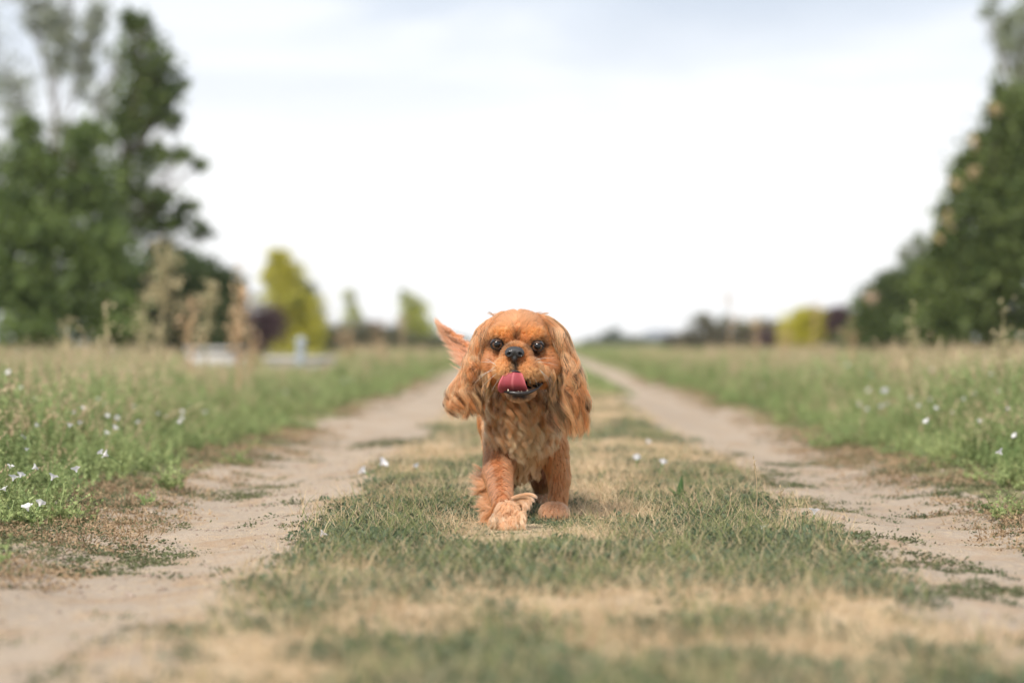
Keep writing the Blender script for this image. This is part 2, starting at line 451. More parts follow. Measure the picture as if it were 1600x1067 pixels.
def trod(p):
    """grass is shorter where the dog puts its feet and towards the soft edges"""
    return 1 - .72 * np.exp(-(((p[:, 0] - .035) / .13) ** 2 + ((p[:, 1] - 4.62) / .30) ** 2))
# centre strip: green grass in patches, straw between
def greenness(p):
    x, y = p[:, 0], p[:, 1]
    n = vnoise(x * 2.2, y * 1.6, 21, 3); n2 = vnoise(x * 8, y * 5, 22, 2)
    u, a, s = uv(p)
    g = 0.27 + 1.9 * n + 1.0 * n2
    belt = np.exp(-((y - 5.15) / 0.72) ** 2)
    xd = x - 0.07
    side = np.clip((np.abs(xd) - 0.13) / 0.1, 0, 1)
    g = g * (1 - belt) + belt * (0.80 * side + 0.1 + 1.0 * n2 + .6 * n)
    pad = np.exp(-(((x - 0.045) / 0.10) ** 2 + ((y - 4.66) / 0.16) ** 2))  # green patch below the dog; its dark tufts also imitate ground shadow
    g = np.maximum(g, pad)
    straw = np.exp(-(((x - 0.22) / 0.09) ** 2 + ((y - 4.9) / 0.18) ** 2)) + np.exp(-(((x - 0.06) / 0.12) ** 2 + ((y - 4.33) / 0.12) ** 2))
    g -= 1.2 * straw
    g += 0.35 * vnoise(x * 14, y * 9, 24, 2); g -= 0.06 * np.clip((4.4 - y) / 0.4, 0, 1) + 0.15 * np.clip((y - 6.5) / 1.0, 0, 1)
    g += 0.25 * np.clip((a - 0.38) / 0.1, 0, 1)
    return np.clip(g, 0.02, 1)
p = np.concatenate([rnd_region(2.0, 8.0, 5200, 0, 0.62), rnd_region(8.0, 16, 1500, 0, 0.62)])
u, a, s = uv(p); ee = np.where(s < 0, edge_in(p[:, 1], -1), edge_in(p[:, 1], 1))
edge = np.clip((ee + 0.05 - a) / 0.16, 0, 1)
p1 = thin(p, greenness(p) * edge)
scatter('short_grass', P_green, p1, trod(p1) * rng.uniform(0.6, 1.1, len(p1)), 'short bluish green grass growing in patches on the middle strip', 'grass')
p = np.concatenate([rnd_region(2.0, 8.0, 1700, 0, 0.74), rnd_region(8.0, 18, 500, 0, 0.62)])
u, a, s = uv(p); ee = np.where(s < 0, edge_in(p[:, 1], -1), edge_in(p[:, 1], 1))
p2 = thin(p, np.clip(1.15 - 0.8 * greenness(p), 0, 1) * np.clip((ee + 0.10 - a) / 0.18, 0, 1))
scatter('dry_straw', P_straw, p2, trod(p2) * rng.uniform(0.5, 1.0, len(p2)), 'flattened pale straw lying between the green patches of the middle strip', 'straw')
p = rnd_region(16, 90, 130, 0, 0.62)
scatter('far_strip_grass', P_low, p, rng.uniform(0.5, 0.9, len(p)), 'blurred yellow green grass on the far middle strip', 'grass')

# wheel tracks: small flat weeds, straw crumbs
p = rnd_region(2.0, 9.0, 1100, 0.45, 1.3)
u, a, s = uv(p)
w = np.clip(vnoise(p[:, 0] * 4.4, p[:, 1] * 3.4, 31, 4) * 3.0 - 0.35 + .9 * np.clip((a - .88) / .2, 0, 1), 0, .8) + .02
p3 = thin(p, w)
scatter('knotgrass', P_knot, p3, rng.uniform(0.35, 0.9, len(p3)), 'small dark creeping weeds dotted over the bare tracks', 'weeds')
p = rnd_region(2.0, 9.0, 520, 0.45, 1.2)
p4 = thin(p, np.clip(0.5 + vnoise(p[:, 0] * 3, p[:, 1] * 2.4, 33, 3), 0.08, 1))
scatter('straw_crumbs', P_straw, p4, rng.uniform(0.15, 0.4, len(p4)), 'fine straw crumbs strewn over the bare wheel tracks', 'straw')
def clod(seed):
    r = np.random.default_rng(seed); V = []; n = 6
    for i, z in enumerate((-.5, .0, .55)):
        for j in range(n): a = 6.283 * j / n + i * .5; q = (1 - .45 * abs(z) * 1.4) * r.uniform(.75, 1.2); V.append((q * math.cos(a), q * math.sin(a) * .8, z * r.uniform(.7, 1)))
    V += [(0, 0, .8), (0, 0, -.6)]
    Fc = [(i * n + j, i * n + (j + 1) % n, (i + 1) * n + (j + 1) % n, (i + 1) * n + j) for i in (0, 1) for j in range(n)] + [(2 * n + j, 2 * n + (j + 1) % n, 3 * n, 3 * n) for j in range(n)]
    return np.array(V) * .004, np.array(Fc)
M_clod = simple_mat('dry_clods', (0.36, 0.29, 0.24), .95, .1, noise=(0.22, 0.17, 0.13), noise_scale=60)
P_clod = protos('clods', [(*clod(80 + s), M_clod) for s in range(4)])
p = rnd_region(2.2, 8.0, 900, 0.42, 1.25)
pc = thin(p, np.clip(.25 + 1.3 * vnoise(p[:, 0] * 5, p[:, 1] * 4, 38, 3), .05, 1))
scatter('earth_crumbs', P_clod, pc, np.exp(rng.normal(-.35, .5, len(pc))), 'small pebbles and earth crumbs lying in the wheel tracks', 'gravel', zoff=.0005)
# edge of the meadow: dead litter and low weeds
p = np.concatenate([rnd_region(2.4, 10, 1700, 0.80, 1.45), rnd_region(10, 24, 420, 0.86, 1.4)])
u, a, s = uv(p); eo = np.where(s < 0, edge_out(p[:, 1], -1), edge_out(p[:, 1], 1))
w = np.clip((a - eo + 0.20 + .14 * (p[:, 1] < 5.4)) / 0.24, 0, 1) * np.clip(0.5 + 1.2 * vnoise(p[:, 0] * 3.4, p[:, 1] * 2.6, 35, 3), 0, 1)
p5 = thin(p, w)
scatter('dead_litter', P_litter, p5, rng.uniform(0.6, 1.1, len(p5)), 'brown dead leaf litter along the feet of the meadows', 'litter')
p = np.concatenate([rnd_region(2.4, 10, 1500, 0.92, 1.7), rnd_region(10, 26, 420, 0.95, 1.7)])
u, a, s = uv(p); eo = np.where(s < 0, edge_out(p[:, 1], -1), edge_out(p[:, 1], 1))
w = np.clip((a - eo - 0.04) / 0.35, 0, 1) ** 1.2 * np.clip(0.7 + 1.2 * vnoise(p[:, 0] * 4, p[:, 1] * 3, 36, 3), 0, 1)
w += 0.5 * np.clip(vnoise(p[:, 0] * 4, p[:, 1] * 4, 37, 3) * 2 - 0.5, 0, 1)
p6 = thin(p, w)
scatter('low_weeds', P_low, p6, rng.uniform(0.6, 1.1, len(p6)), 'low leafy weeds at the edges of the meadows', 'weeds')
# meadow
def meadow(y0, y1, dens, umin, umax, sc0, sides=(-1, 1)):
    p = rnd_region(y0, y1, dens, umin, umax, 1.3, sides)
    u, a, s = uv(p); eo = np.where(s < 0, edge_out(p[:, 1], -1), edge_out(p[:, 1], 1))
    rise = np.clip((a - eo - 0.08) / 0.50, 0, 1)
    k = rng.uniform(0, 1, len(p)) < np.clip(rise * 1.5, 0, 1)
    ang = 800 + p[:, 0] / p[:, 1] * F          # lower growth in front of the white walls
    low = np.clip((ang - 262) / 30, 0, 1) * np.clip((540 - ang) / 30, 0, 1) * np.clip((p[:, 1] - 7) / 7, 0, 1)
    sc0 = sc0 * (1 - .40 * low)
    return p[k], (sc0 * (0.42 + 0.72 * rise) * (1 + .30 * vnoise(p[:, 0] * 1.1, p[:, 1] * .8, 41, 2)) * rng.uniform(0.75, 1.2, len(p)))[k]
A_ = [meadow(3.4, 9, 640, 1.1, 3.4, .9), meadow(9, 16, 420, 1.1, 5.0, .82), meadow(16, 30, 190, 1.1, 8.2, .78), meadow(30, 60, 80, 1.1, 15, .74), meadow(60, 140, 22, 1.1, 32, .72)]
pm = np.concatenate([q[0] for q in A_]); sm = np.concatenate([q[1] for q in A_])
kl = pm[:, 0] < xc(pm[:, 1])
scatter('meadow_weeds', P_mead, pm[kl], sm[kl] * .97, 'pale green weedy meadow on the left of the path', 'meadow')
scatter('meadow_weeds', P_mead, pm[~kl], sm[~kl] * .97, 'pale green weedy meadow on the right of the path', 'meadow')
A_ = [meadow(7, 16, 10, 1.5, 5.0, .85), meadow(16, 40, 7, 1.3, 11, .78)]
pm = np.concatenate([q[0] for q in A_]); sm = np.concatenate([q[1] for q in A_])
scatter('seed_grass', P_seed, pm, sm, 'tan seed heads standing above the meadow weeds', 'grass')

# ------------------------------------------------------------------ trees and shrubs
M_bark = simple_mat('bark', (0.12, 0.09, 0.065), 0.9, 0.2, noise=(0.20, 0.16, 0.12), noise_scale=14, bump=0.5)
M_leaf = leaf_mat('crown_leaf', (1, 1, 1), (1, 1, 1), trans=0.3, use_col=True, rough=0.5)
GZ = 0.03
def ground_z(x, y): return float(height(np.array([x]), np.array([y]))[0])
def plant(name, label, cat, d, root_px, blobs, leaf, n_leaf, col, col2, group=None, limbs=None, trunk_r=0.10, depth=0.8, seed=1, clump=26, droop=0.0, no_trunk=False, extra=None, tight=0.22):
    """tree or shrub: tapered trunk, a limb into every leafy mass, twigs, and leaf clumps spread through each mass.
    blobs: (px, py, rx, ry, weight) masses in photograph pixels at distance d, given their real depth"""
    r = np.random.default_rng(seed)
    s = d / F
    base = W(root_px, PY0, d); base[2] = ground_z(base[0], d) - 0.05
    t = empty(name, (base[0], base[1], base[2])); tag(t, label, cat, group)
    bl = []
    for (px, py, rx, ry, w) in blobs:
        c = W(px, py, d); c[1] += r.uniform(-0.5, 0.5) * depth * rx * s
        bl.append((c, np.array([rx * s, max(rx * s * depth, 0.1), ry * s]), w))
    # wood
    wood = Acc()
    top = max(b[0][2] for b in bl); cx = np.average([b[0][0] for b in bl], weights=[b[2] for b in bl])
    tp = np.array([[base[0], base[1], base[2]], [base[0] * .8 + cx * .2, base[1], base[2] + (top - base[2]) * .35], [base[0] * .45 + cx * .55, base[1] + .1, base[2] + (top - base[2]) * .7], [cx, base[1], top]])
    tt = np.linspace(0, 1, 9); trunk = np.stack([np.interp(tt, [0, .35, .7, 1], tp[:, k]) for k in range(3)], 1)
    trunk[1:-1, :2] += r.normal(0, trunk_r * .6, (7, 2))
    wood.add(*tube(trunk, np.linspace(trunk_r, trunk_r * .25, 9), 7))
    leafP = []; leafD = []; leafC = []
    for (c, R, w) in bl:
        h = np.clip((c[2] - R[2] * .6 - base[2]) / (top - base[2] + 1e-6) * .75, 0.03, .85)
        st = np.array([np.interp(h, tt, trunk[:, k]) for k in range(3)])
        mid = (st + c) / 2 + np.array([0, 0, -0.12 * np.linalg.norm(c - st)]) + r.normal(0, .05, 3)
        q = np.linspace(0, 1, 6)[:, None]
        limb = (1 - q) ** 2 * st + 2 * q * (1 - q) * mid + q ** 2 * (c + np.array([0, 0, R[2] * .4]))
        wood.add(*tube(limb, np.linspace(trunk_r * .4, trunk_r * .1, 6), 5))
        ncl = max(6, int(w * n_leaf / clump))
        # clump centres on shells of the mass, some inside; every one hangs on a twig
        v = r.normal(size=(ncl, 3)); v /= np.linalg.norm(v, axis=1, keepdims=True)
        rad = r.uniform(0.15, 1.0, ncl) ** 0.55 * (1 + .18 * r.normal(size=ncl))
        cc = c + v * rad[:, None] * R
        cc[:, 2] = np.maximum(cc[:, 2], base[2] + 0.12)
        for k in range(0, ncl, max(1, ncl // 14)):
            a0 = limb[r.integers(2, 6)]
            tw = np.stack([a0, (a0 + cc[k]) / 2 + r.normal(0, .03, 3), cc[k]])
            wood.add(*tube(tw, [trunk_r * .12, trunk_r * .07, trunk_r * .03], 3))
        shade = r.uniform(0, 1, ncl)
        cs = min(R.min() * .42, tight)
        n = clump
        P = cc[:, None, :] + r.normal(0, 1, (ncl, n, 3)) * cs * np.array([1, 1, .7])
        D = v[:, None, :] * .7 + r.normal(0, .8, (ncl, n, 3)); D[:, :, 2] -= droop
        mixf = np.clip(shade[:, None] + r.normal(0, .22, (ncl, n)), 0, 1)[..., None]
        Cc = np.asarray(col) * (1 - mixf) + np.asarray(col2) * mixf
        P[:, :, 2] = np.maximum(P[:, :, 2], base[2] + 0.05)
        leafP.append(P.reshape(-1, 3)); leafD.append(D.reshape(-1, 3)); leafC.append(Cc.reshape(-1, 3))
    P = np.concatenate(leafP); D = np.concatenate(leafD); Cc = np.concatenate(leafC)
    V, Fc = leaflets(P, D, leaf, leaf * .3, seed + 500)
    o = mesh_np('crown', V, Fc, M_leaf, None, cols=np.repeat(Cc, 4, axis=0)); o.parent = t; o.matrix_parent_inverse = Matrix.Translation(t.location).inverted()
    o = wood.build('trunk' if not no_trunk else 'stem', M_bark, None, smooth=True); o.parent = t; o.matrix_parent_inverse = Matrix.Translation(t.location).inverted()
    if extra:
        for (nm, lab, lst, c1, c2, lf) in extra:
            for (px, py, rr, dy, nn) in lst:
                PP = []; DD = []; CC = []
                c = W(px, py, d + dy); n = nn
                PP.append(c + r.normal(0, 1, (n, 3)) * rr * s * .5); DD.append(r.normal(0, 1, (n, 3)))
                f = r.uniform(0, 1, (n, 1)); CC.append(np.array(c1) * (1 - f) + np.array(c2) * f)
                V, Fc = leaflets(np.concatenate(PP), np.concatenate(DD), lf, lf * .35, seed + 900)
                o = mesh_np(nm, V, Fc, M_leaf, None, cols=np.repeat(np.concatenate(CC), 4, axis=0)); o.parent = t
                o.matrix_parent_inverse = Matrix.Translation(t.location).inverted(); o['label'] = lab; o['kind'] = 'stuff'
    return t
G1, G2 = (0.05, 0.08, 0.025), (0.16, 0.21, 0.065)          # dark green
GD1, GD2 = (0.045, 0.070, 0.030), (0.11, 0.15, 0.06)
PL1, PL2 = (0.19, 0.22, 0.15), (0.38, 0.40, 0.31)            # pale silvery
Y1, Y2 = (0.30, 0.30, 0.045), (0.68, 0.62, 0.10)
YG1, YG2 = (0.22, 0.27, 0.07), (0.52, 0.52, 0.16)
PU1, PU2 = (0.055, 0.030, 0.035), (0.13, 0.08, 0.085)

# far left: pale feathery willow behind, dark spreading tree, bushy greens
plant('willow_tree', 'pale silvery feathery tree rising out of frame behind the dark bushes on the left', 'tree', 42, 90,
      [(20, 150, 34, 60, .6), (95, 60, 22, 70, .8), (60, 20, 26, 40, .4), (130, 110, 16, 60, .5), (150, 40, 20, 40, .4), (0, 260, 34, 60, .6), (30, -40, 60, 40, .8), (120, -50, 50, 40, .6), (100, 210, 22, 40, .3), (165, 180, 12, 60, .35), (-30, 60, 30, 80, .5), (180, 110, 10, 50, .2)],
      .10, 1250, PL1, PL2, seed=3, trunk_r=.05, droop=.6, clump=12, tight=.20)
plant('spreading_tree', 'dark green tree with swept up side branches right of the left thicket', 'tree', 38, 180,
      [(212, 60, 26, 34, .8), (248, 100, 26, 20, .5), (215, 125, 34, 34, 1.1), (262, 150, 22, 12, .35), (285, 135, 14, 7, .12), (240, 175, 34, 20, .6), (205, 210, 24, 34, .7), (268, 190, 16, 8, .2), (240, 240, 34, 16, .45),
       (285, 245, 18, 9, .22), (310, 258, 12, 6, .12), (200, 280, 34, 34, .9), (255, 310, 34, 16, .5), (290, 325, 20, 7, .22), (225, 350, 40, 24, .8), (285, 352, 30, 9, .3), (318, 368, 16, 6, .12), (250, 395, 34, 22, .6), (170, 330, 30, 50, .8), (190, 170, 14, 40, .3), (212, 30, 16, 14, .2)],
      .12, 760, (0.04, 0.07, 0.02), G2, seed=4, trunk_r=.09, clump=18, tight=.15)
plant('thicket_tree', 'bushy mid green tree filling the left edge of the picture down to the meadow', 'tree', 34, 60,
      [(55, 260, 44, 46, 1), (125, 290, 44, 50, 1), (25, 340, 44, 50, 1), (95, 370, 60, 50, 1.3), (170, 400, 44, 44, 1), (30, 440, 60, 50, 1.2), (120, 460, 60, 50, 1.2), (60, 510, 70, 36, 1.2), (180, 500, 40, 40, 1), (-30, 400, 50, 110, 1), (40, 200, 18, 24, .3), (140, 225, 26, 30, .5)],
      .12, 1450, (0.055, 0.09, 0.028), (0.21, 0.28, 0.085), seed=5, trunk_r=.13, tight=.17)
plant('thicket_bush', 'very dark green bush behind the tall dry weeds left of the path', 'bush', 36, 262,
      [(240, 450, 44, 40, 1), (215, 510, 50, 34, 1), (275, 500, 38, 44, 1), (310, 440, 32, 30, .8), (345, 460, 26, 34, .8), (320, 500, 44, 42, 1), (285, 420, 26, 20, .5), (352, 520, 20, 26, .5)],
      .09, 4200, GD1, GD2, seed=6, trunk_r=.08, no_trunk=True)
plant('plum_bush', 'round dark purple bush left of the tall yellow green conifer', 'bush', 52, 402,
      [(402, 515, 32, 34, 1), (385, 530, 26, 20, .6), (420, 500, 18, 20, .4)], .09, 2600, PU1, PU2, seed=7, trunk_r=.06, no_trunk=True)
plant('golden_conifer', 'tall yellow green conifer, the brightest tree left of the dog', 'tree', 56, 455,
      [(438, 408, 15, 20, .35), (447, 434, 26, 22, .55), (440, 470, 30, 32, .8), (470, 490, 34, 34, 1), (460, 528, 42, 26, 1), (484, 520, 20, 26, .6), (432, 402, 10, 12, .15), (415, 430, 12, 16, .1), (455, 548, 46, 14, .5)],
      .10, 2100, Y1, Y2, seed=8, trunk_r=.07, tight=.13,
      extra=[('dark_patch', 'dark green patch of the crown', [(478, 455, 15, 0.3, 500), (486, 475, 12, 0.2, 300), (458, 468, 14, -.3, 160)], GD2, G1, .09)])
plant('plum_hedge', 'low dark purple hedge between the two far yellow green trees left of the dog', 'hedge', 80, 560,
      [(512, 540, 20, 22, .6), (540, 535, 22, 22, .6), (570, 530, 26, 20, .6), (602, 532, 22, 20, .6), (625, 540, 18, 18, .5), (585, 515, 10, 12, .15)], .11, 2200, PU1, (0.16, 0.11, 0.10), seed=9, trunk_r=.05, no_trunk=True)
plant('golden_conifer', 'small pointed yellow green tree over the purple hedge', 'tree', 84, 551,
      [(550, 480, 11, 20, .5), (552, 502, 17, 20, .8), (545, 462, 7, 12, .15), (558, 525, 20, 16, .6)], .11, 800, YG1, YG2, seed=10, trunk_r=.06)
plant('golden_conifer', 'leaning yellow green tree just left of the tail of the dog', 'tree', 78, 652,
      [(640, 480, 13, 20, .5), (655, 500, 20, 24, 1), (662, 525, 24, 24, 1), (634, 505, 12, 24, .3), (655, 548, 30, 12, .6), (630, 464, 7, 8, .1)], .11, 1100, YG1, (0.56, 0.56, 0.12), seed=11, trunk_r=.06)
plant('mixed_hedge', 'dark green low hedge behind the marker post and the long white wall', 'hedge', 62, 500,
      [(495, 515, 16, 30, .6), (508, 532, 24, 22, .7), (534, 534, 24, 20, .7), (480, 542, 26, 18, .6), (600, 534, 30, 20, .7), (634, 536, 26, 18, .6), (565, 532, 24, 20, .7), (585, 508, 10, 12, .12), (610, 515, 9, 10, .12), (680, 540, 24, 12, .5)], .10, 1500, (0.07, 0.075, 0.05), (0.17, 0.17, 0.10), seed=31, trunk_r=.05, no_trunk=True)
plant('dark_bush', 'low dark green bush at the inner foot of the right hand trees', 'bush', 48, 1345,
      [(1345, 535, 20, 18, .6), (1365, 530, 20, 22, .7), (1300, 545, 30, 10, .5)], .10, 1500, GD1, GD2, seed=32, trunk_r=.05, no_trunk=True)
plant('mixed_hedge', 'brownish green low hedge between the small sparse tree and the bright yellow shrub', 'hedge', 74, 1170,
      [(1090, 532, 24, 16, .6), (1120, 530, 24, 18, .7), (1150, 526, 26, 22, .7), (1185, 528, 26, 22, .7), (1222, 530, 24, 20, .7), (1055, 538, 22, 12, .5), (1140, 506, 9, 12, .12), (1205, 506, 9, 10, .1), (1100, 505, 16, 12, .25)], .10, 1500, (0.08, 0.075, 0.05), (0.19, 0.17, 0.11), seed=33, trunk_r=.05, no_trunk=True)
# right side
plant('conifer_wall', 'huge dark green conifer climbing steeply to the right edge of the picture', 'tree', 36, 1560,
      [(1590, 180, 40, 44, 1), (1570, 250, 50, 50, 1.1), (1600, 330, 60, 60, 1.3), (1530, 320, 40, 50, 1), (1510, 400, 44, 50, 1), (1580, 420, 60, 60, 1.3), (1470, 430, 26, 40, .7), (1490, 480, 50, 50, 1.1), (1570, 500, 60, 48, 1.3), (1640, 380, 60, 150, 1.5), (1560, 185, 18, 26, .4), (1516, 270, 24, 34, .5), (1480, 360, 18, 30, .4), (1460, 520, 40, 28, .8), (1640, 230, 44, 80, 1), (1497, 298, 13, 9, .1), (1468, 392, 14, 8, .1), (1532, 214, 12, 9, .1), (1558, 148, 9, 15, .12), (1448, 452, 14, 8, .1), (1478, 330, 9, 7, .06), (1512, 246, 12, 6, .07)],
      .12, 1650, (0.06, 0.095, 0.03), (0.20, 0.25, 0.075), seed=12, trunk_r=.15,
      extra=[('lit_leaf_clump', 'leaf cluster on the outer edge, coloured tan to look lit', [(1550, 172, 7, -1.6, 12), (1523, 228, 7, -1.4, 9), (1520, 265, 7, -1.4, 9), (1500, 287, 7, -1.3, 12), (1482, 345, 7, -1.2, 10), (1462, 372, 6, -1.2, 7)], (0.40, 0.30, 0.15), (0.62, 0.46, 0.28), .10)])  # lit leaf clusters, their light put into the tan colour
plant('dark_bush', 'dark green bush stepping down from the tall conifer on the right', 'bush', 40, 1400,
      [(1395, 450, 24, 26, .8), (1370, 490, 30, 34, 1), (1420, 480, 34, 44, 1), (1395, 520, 44, 28, 1), (1435, 440, 22, 30, .6), (1352, 520, 20, 24, .5)], .09, 3600, GD1, G2, seed=13, trunk_r=.08, no_trunk=True,
      extra=[('lit_leaf_clump', 'leaf cluster on its left shoulder, coloured tan to look lit', [(1361, 464, 9, -.8, 30)], (0.5, 0.38, 0.26), (0.7, 0.52, 0.4), .09)])  # tan stands in for light on this leaf cluster
plant('willow_tree', 'pale feathery tree at the top right corner above the dark conifer', 'tree', 46, 1585,
      [(1585, 60, 26, 44, .8), (1610, 30, 30, 60, .8), (1565, 30, 14, 30, .3), (1600, 120, 22, 34, .5), (1550, 5, 12, 12, .12), (1630, 100, 30, 80, .8), (1556, 110, 6, 30, .06), (1540, 20, 8, 6, .05)], .09, 1100, (0.19, 0.23, 0.13), (0.38, 0.41, 0.28), seed=14, trunk_r=.06, droop=.6, clump=16, tight=.14)
plant('twiggy_shrub', 'thin grey green twiggy shrub between the tall conifer and the lower bush on the right', 'shrub', 44, 1445,
      [(1430, 385, 14, 26, .3), (1445, 410, 12, 34, .4), (1415, 400, 10, 14, .15)], .08, 1300, PL1, PL2, seed=15, trunk_r=.04, clump=12)
plant('plum_bush', 'dark purple bush right of the yellow shrub under the right hand trees', 'bush', 54, 1322,
      [(1322, 515, 26, 30, 1), (1310, 495, 16, 14, .3), (1338, 530, 20, 16, .4)], .09, 2000, PU1, PU2, seed=16, trunk_r=.05, no_trunk=True)
plant('golden_shrub', 'rounded bright yellow shrub right of the path', 'shrub', 58, 1262,
      [(1258, 512, 28, 24, 1), (1282, 520, 22, 22, .6), (1245, 530, 20, 18, .5), (1262, 492, 20, 10, .3), (1290, 495, 16, 8, .2), (1275, 545, 34, 10, .4)], .09, 3200, (0.34, 0.32, 0.03), (0.66, 0.60, 0.07), seed=17, trunk_r=.05, no_trunk=True)
plant('plum_bush', 'small dark purple bush left of the bright yellow shrub', 'bush', 70, 1212,
      [(1215, 525, 20, 18, .8), (1195, 532, 14, 12, .4)], .09, 1300, PU1, PU2, seed=18, trunk_r=.04, no_trunk=True)
plant('golden_shrub', 'faint yellowish shrub behind the small purple bush right of the path', 'shrub', 76, 1178,
      [(1165, 512, 14, 10, .4), (1190, 508, 14, 10, .3), (1175, 528, 24, 14, .6)], .09, 1200, (0.22, 0.25, 0.08), (0.42, 0.42, 0.15), seed=19, trunk_r=.04, no_trunk=True)
plant('thin_tree', 'small sparse grey green tree leaning left beyond the right meadow', 'tree', 80, 1112,
      [(1098, 500, 12, 8, .3), (1112, 512, 14, 12, .4), (1130, 500, 9, 8, .15), (1118, 532, 24, 14, .6)], .10, 1300, (0.14, 0.17, 0.11), (0.30, 0.32, 0.22), seed=20, trunk_r=.05)
plant('far_conifer', 'small dark green conifer in the haze right of the dog', 'tree', 190, 962,
      [(960, 525, 8, 10, .6), (963, 535, 12, 8, .6)], .3, 500, (0.09, 0.13, 0.10), (0.17, 0.20, 0.16), seed=21, trunk_r=.12)
plant('far_hedge', 'grey green hedge along the horizon in front of the far house', 'hedge', 180, 1000,
      [(985, 536, 18, 9, .7), (1008, 542, 20, 6, .6), (1045, 543, 20, 5, .6), (1075, 534, 18, 12, .7), (925, 539, 22, 7, .6), (948, 537, 12, 9, .5)], .3, 1400, (0.12, 0.15, 0.11), (0.22, 0.24, 0.18), seed=22, trunk_r=.08, no_trunk=True)
plant('far_hedge', 'low grey hedge on the horizon left of the leaning yellow green tree', 'hedge', 150, 700,
      [(690, 538, 18, 11, .7), (718, 540, 18, 9, .7), (512, 540, 18, 14, .7), (596, 536, 34, 14, .8), (560, 536, 24, 14, .7), (640, 537, 24, 13, .7)], .26, 1500, (0.12, 0.14, 0.09), (0.24, 0.25, 0.17), seed=23, trunk_r=.08, no_trunk=True)

# ------------------------------------------------------------------ far houses on the horizon, right of the dog
M_fw = simple_mat('far_render', (0.56, 0.58, 0.60), .8, .2, noise=(0.5, 0.52, 0.53), noise_scale=.5)
M_fr = simple_mat('far_roofing', (0.22, 0.24, 0.27), .8, .2, noise=(0.18, 0.2, 0.22), noise_scale=1)
M_fg = simple_mat('far_glass', (0.06, 0.07, 0.08), .15, .5)
def bxm(a, lo, hi):
    x0, y0, z0 = lo; x1, y1, z1 = hi
    V = [(x0, y0, z0), (x1, y0, z0), (x1, y1, z0), (x0, y1, z0), (x0, y0, z1), (x1, y0, z1), (x1, y1, z1), (x0, y1, z1)]
    a.add(V, [(0, 3, 2, 1), (4, 5, 6, 7), (0, 1, 5, 4), (1, 2, 6, 5), (2, 3, 7, 6), (3, 0, 4, 7)])
def far_house(label, d, px0, px1, ptop, peave, depth, nw):
    x0, x1 = W(px0, PY0, d)[0], W(px1, PY0, d)[0]; ze = W(0, peave, d)[2]; zt = W(0, ptop, d)[2]
    t = empty('house', ((x0 + x1) / 2, d, -.1)); tag(t, label, 'house', 'far houses on the horizon')
    a = Acc(); bxm(a, (x0, d, -.3), (x1, d + depth, ze)); rel(a.build('wall', M_fw), t)
    a = Acc(); e = .4; ym = d + depth / 2
    V = [(x0 - e, d - e, ze - .1), (x1 + e, d - e, ze - .1), (x1 + e, d + depth + e, ze - .1), (x0 - e, d + depth + e, ze - .1), (x0 + .6, ym, zt), (x1 - .6, ym, zt)]
    a.add(V, [(0, 1, 5, 4), (2, 3, 4, 5), (1, 2, 5, 5), (3, 0, 4, 4), (0, 3, 2, 1)]); rel(a.build('roof', M_fr), t)
    for k in range(nw):
        xm = x0 + (x1 - x0) * (k + .5) / nw
        a = Acc(); bxm(a, (xm - .55, d - .05, ze * .25), (xm + .55, d + .02, ze * .75)); rel(a.build('window', M_fg), t)
    return t
far_house('pale grey bungalow with a dark hipped roof on the horizon right of the dog', 230, 1008, 1064, 515, 526, 8, 3)
far_house('long low grey building with a dark roof behind the small sparse tree', 260, 1066, 1160, 519, 526, 9, 5)
far_house('very small grey shed roof on the horizon close beside the right ear of the dog', 300, 915, 945, 528, 532, 6, 2)

# low white walls and the grey post in the left meadow
M_wh = simple_mat('whitewashed_concrete', (0.42, 0.41, 0.40), .85, .2, noise=(0.40, 0.38, 0.35), noise_scale=3, bump=.3)
M_pg = simple_mat('grey_post_paint', (0.34, 0.37, 0.40), .6, .4, noise=(0.27, 0.3, 0.32), noise_scale=6)
def low_wall(label, px0, px1, ptop, d):
    x0, x1 = W(px0, 0, d)[0], W(px1, 0, d)[0]; zt = W(0, ptop, d)[2]
    t = empty('low_wall', ((x0 + x1) / 2, d, 0)); tag(t, label, 'wall', 'low white walls beyond the left meadow')
    a = Acc(); bxm(a, (x0, d, -.1), (x1, d + .25, zt - .05)); rel(a.build('body', M_wh), t)
    a = Acc(); bxm(a, (x0 - .02, d - .02, zt - .05), (x1 + .02, d + .27, zt)); rel(a.build('coping', M_wh), t)
low_wall('short white concrete wall standing below the dark bush, the left one of two', 292, 376, 542, 24)
low_wall('longer and lower white wall at the foot of the tall yellow green conifer', 416, 520, 557, 24)
pb = W(470, 560, 23); t = empty('marker_post', (pb[0], pb[1], 0)); tag(t, 'short grey post in front of the tall yellow green conifer', 'post')
a = Acc(); a.add(*tube([(pb[0], 23, -.05), (pb[0], 23, H + 4 * 23 / F - .03)], [.05, .045], 8)); rel(a.build('shaft', M_pg, smooth=True), t)
a = Acc(); a.add(*tube([(pb[0], 23, H + 4 * 23 / F - .03), (pb[0], 23, H + 4 * 23 / F), (pb[0], 23, H + 4 * 23 / F + .025)], [.055, .05, .002], 8)); rel(a.build('cap', M_pg, smooth=True), t)

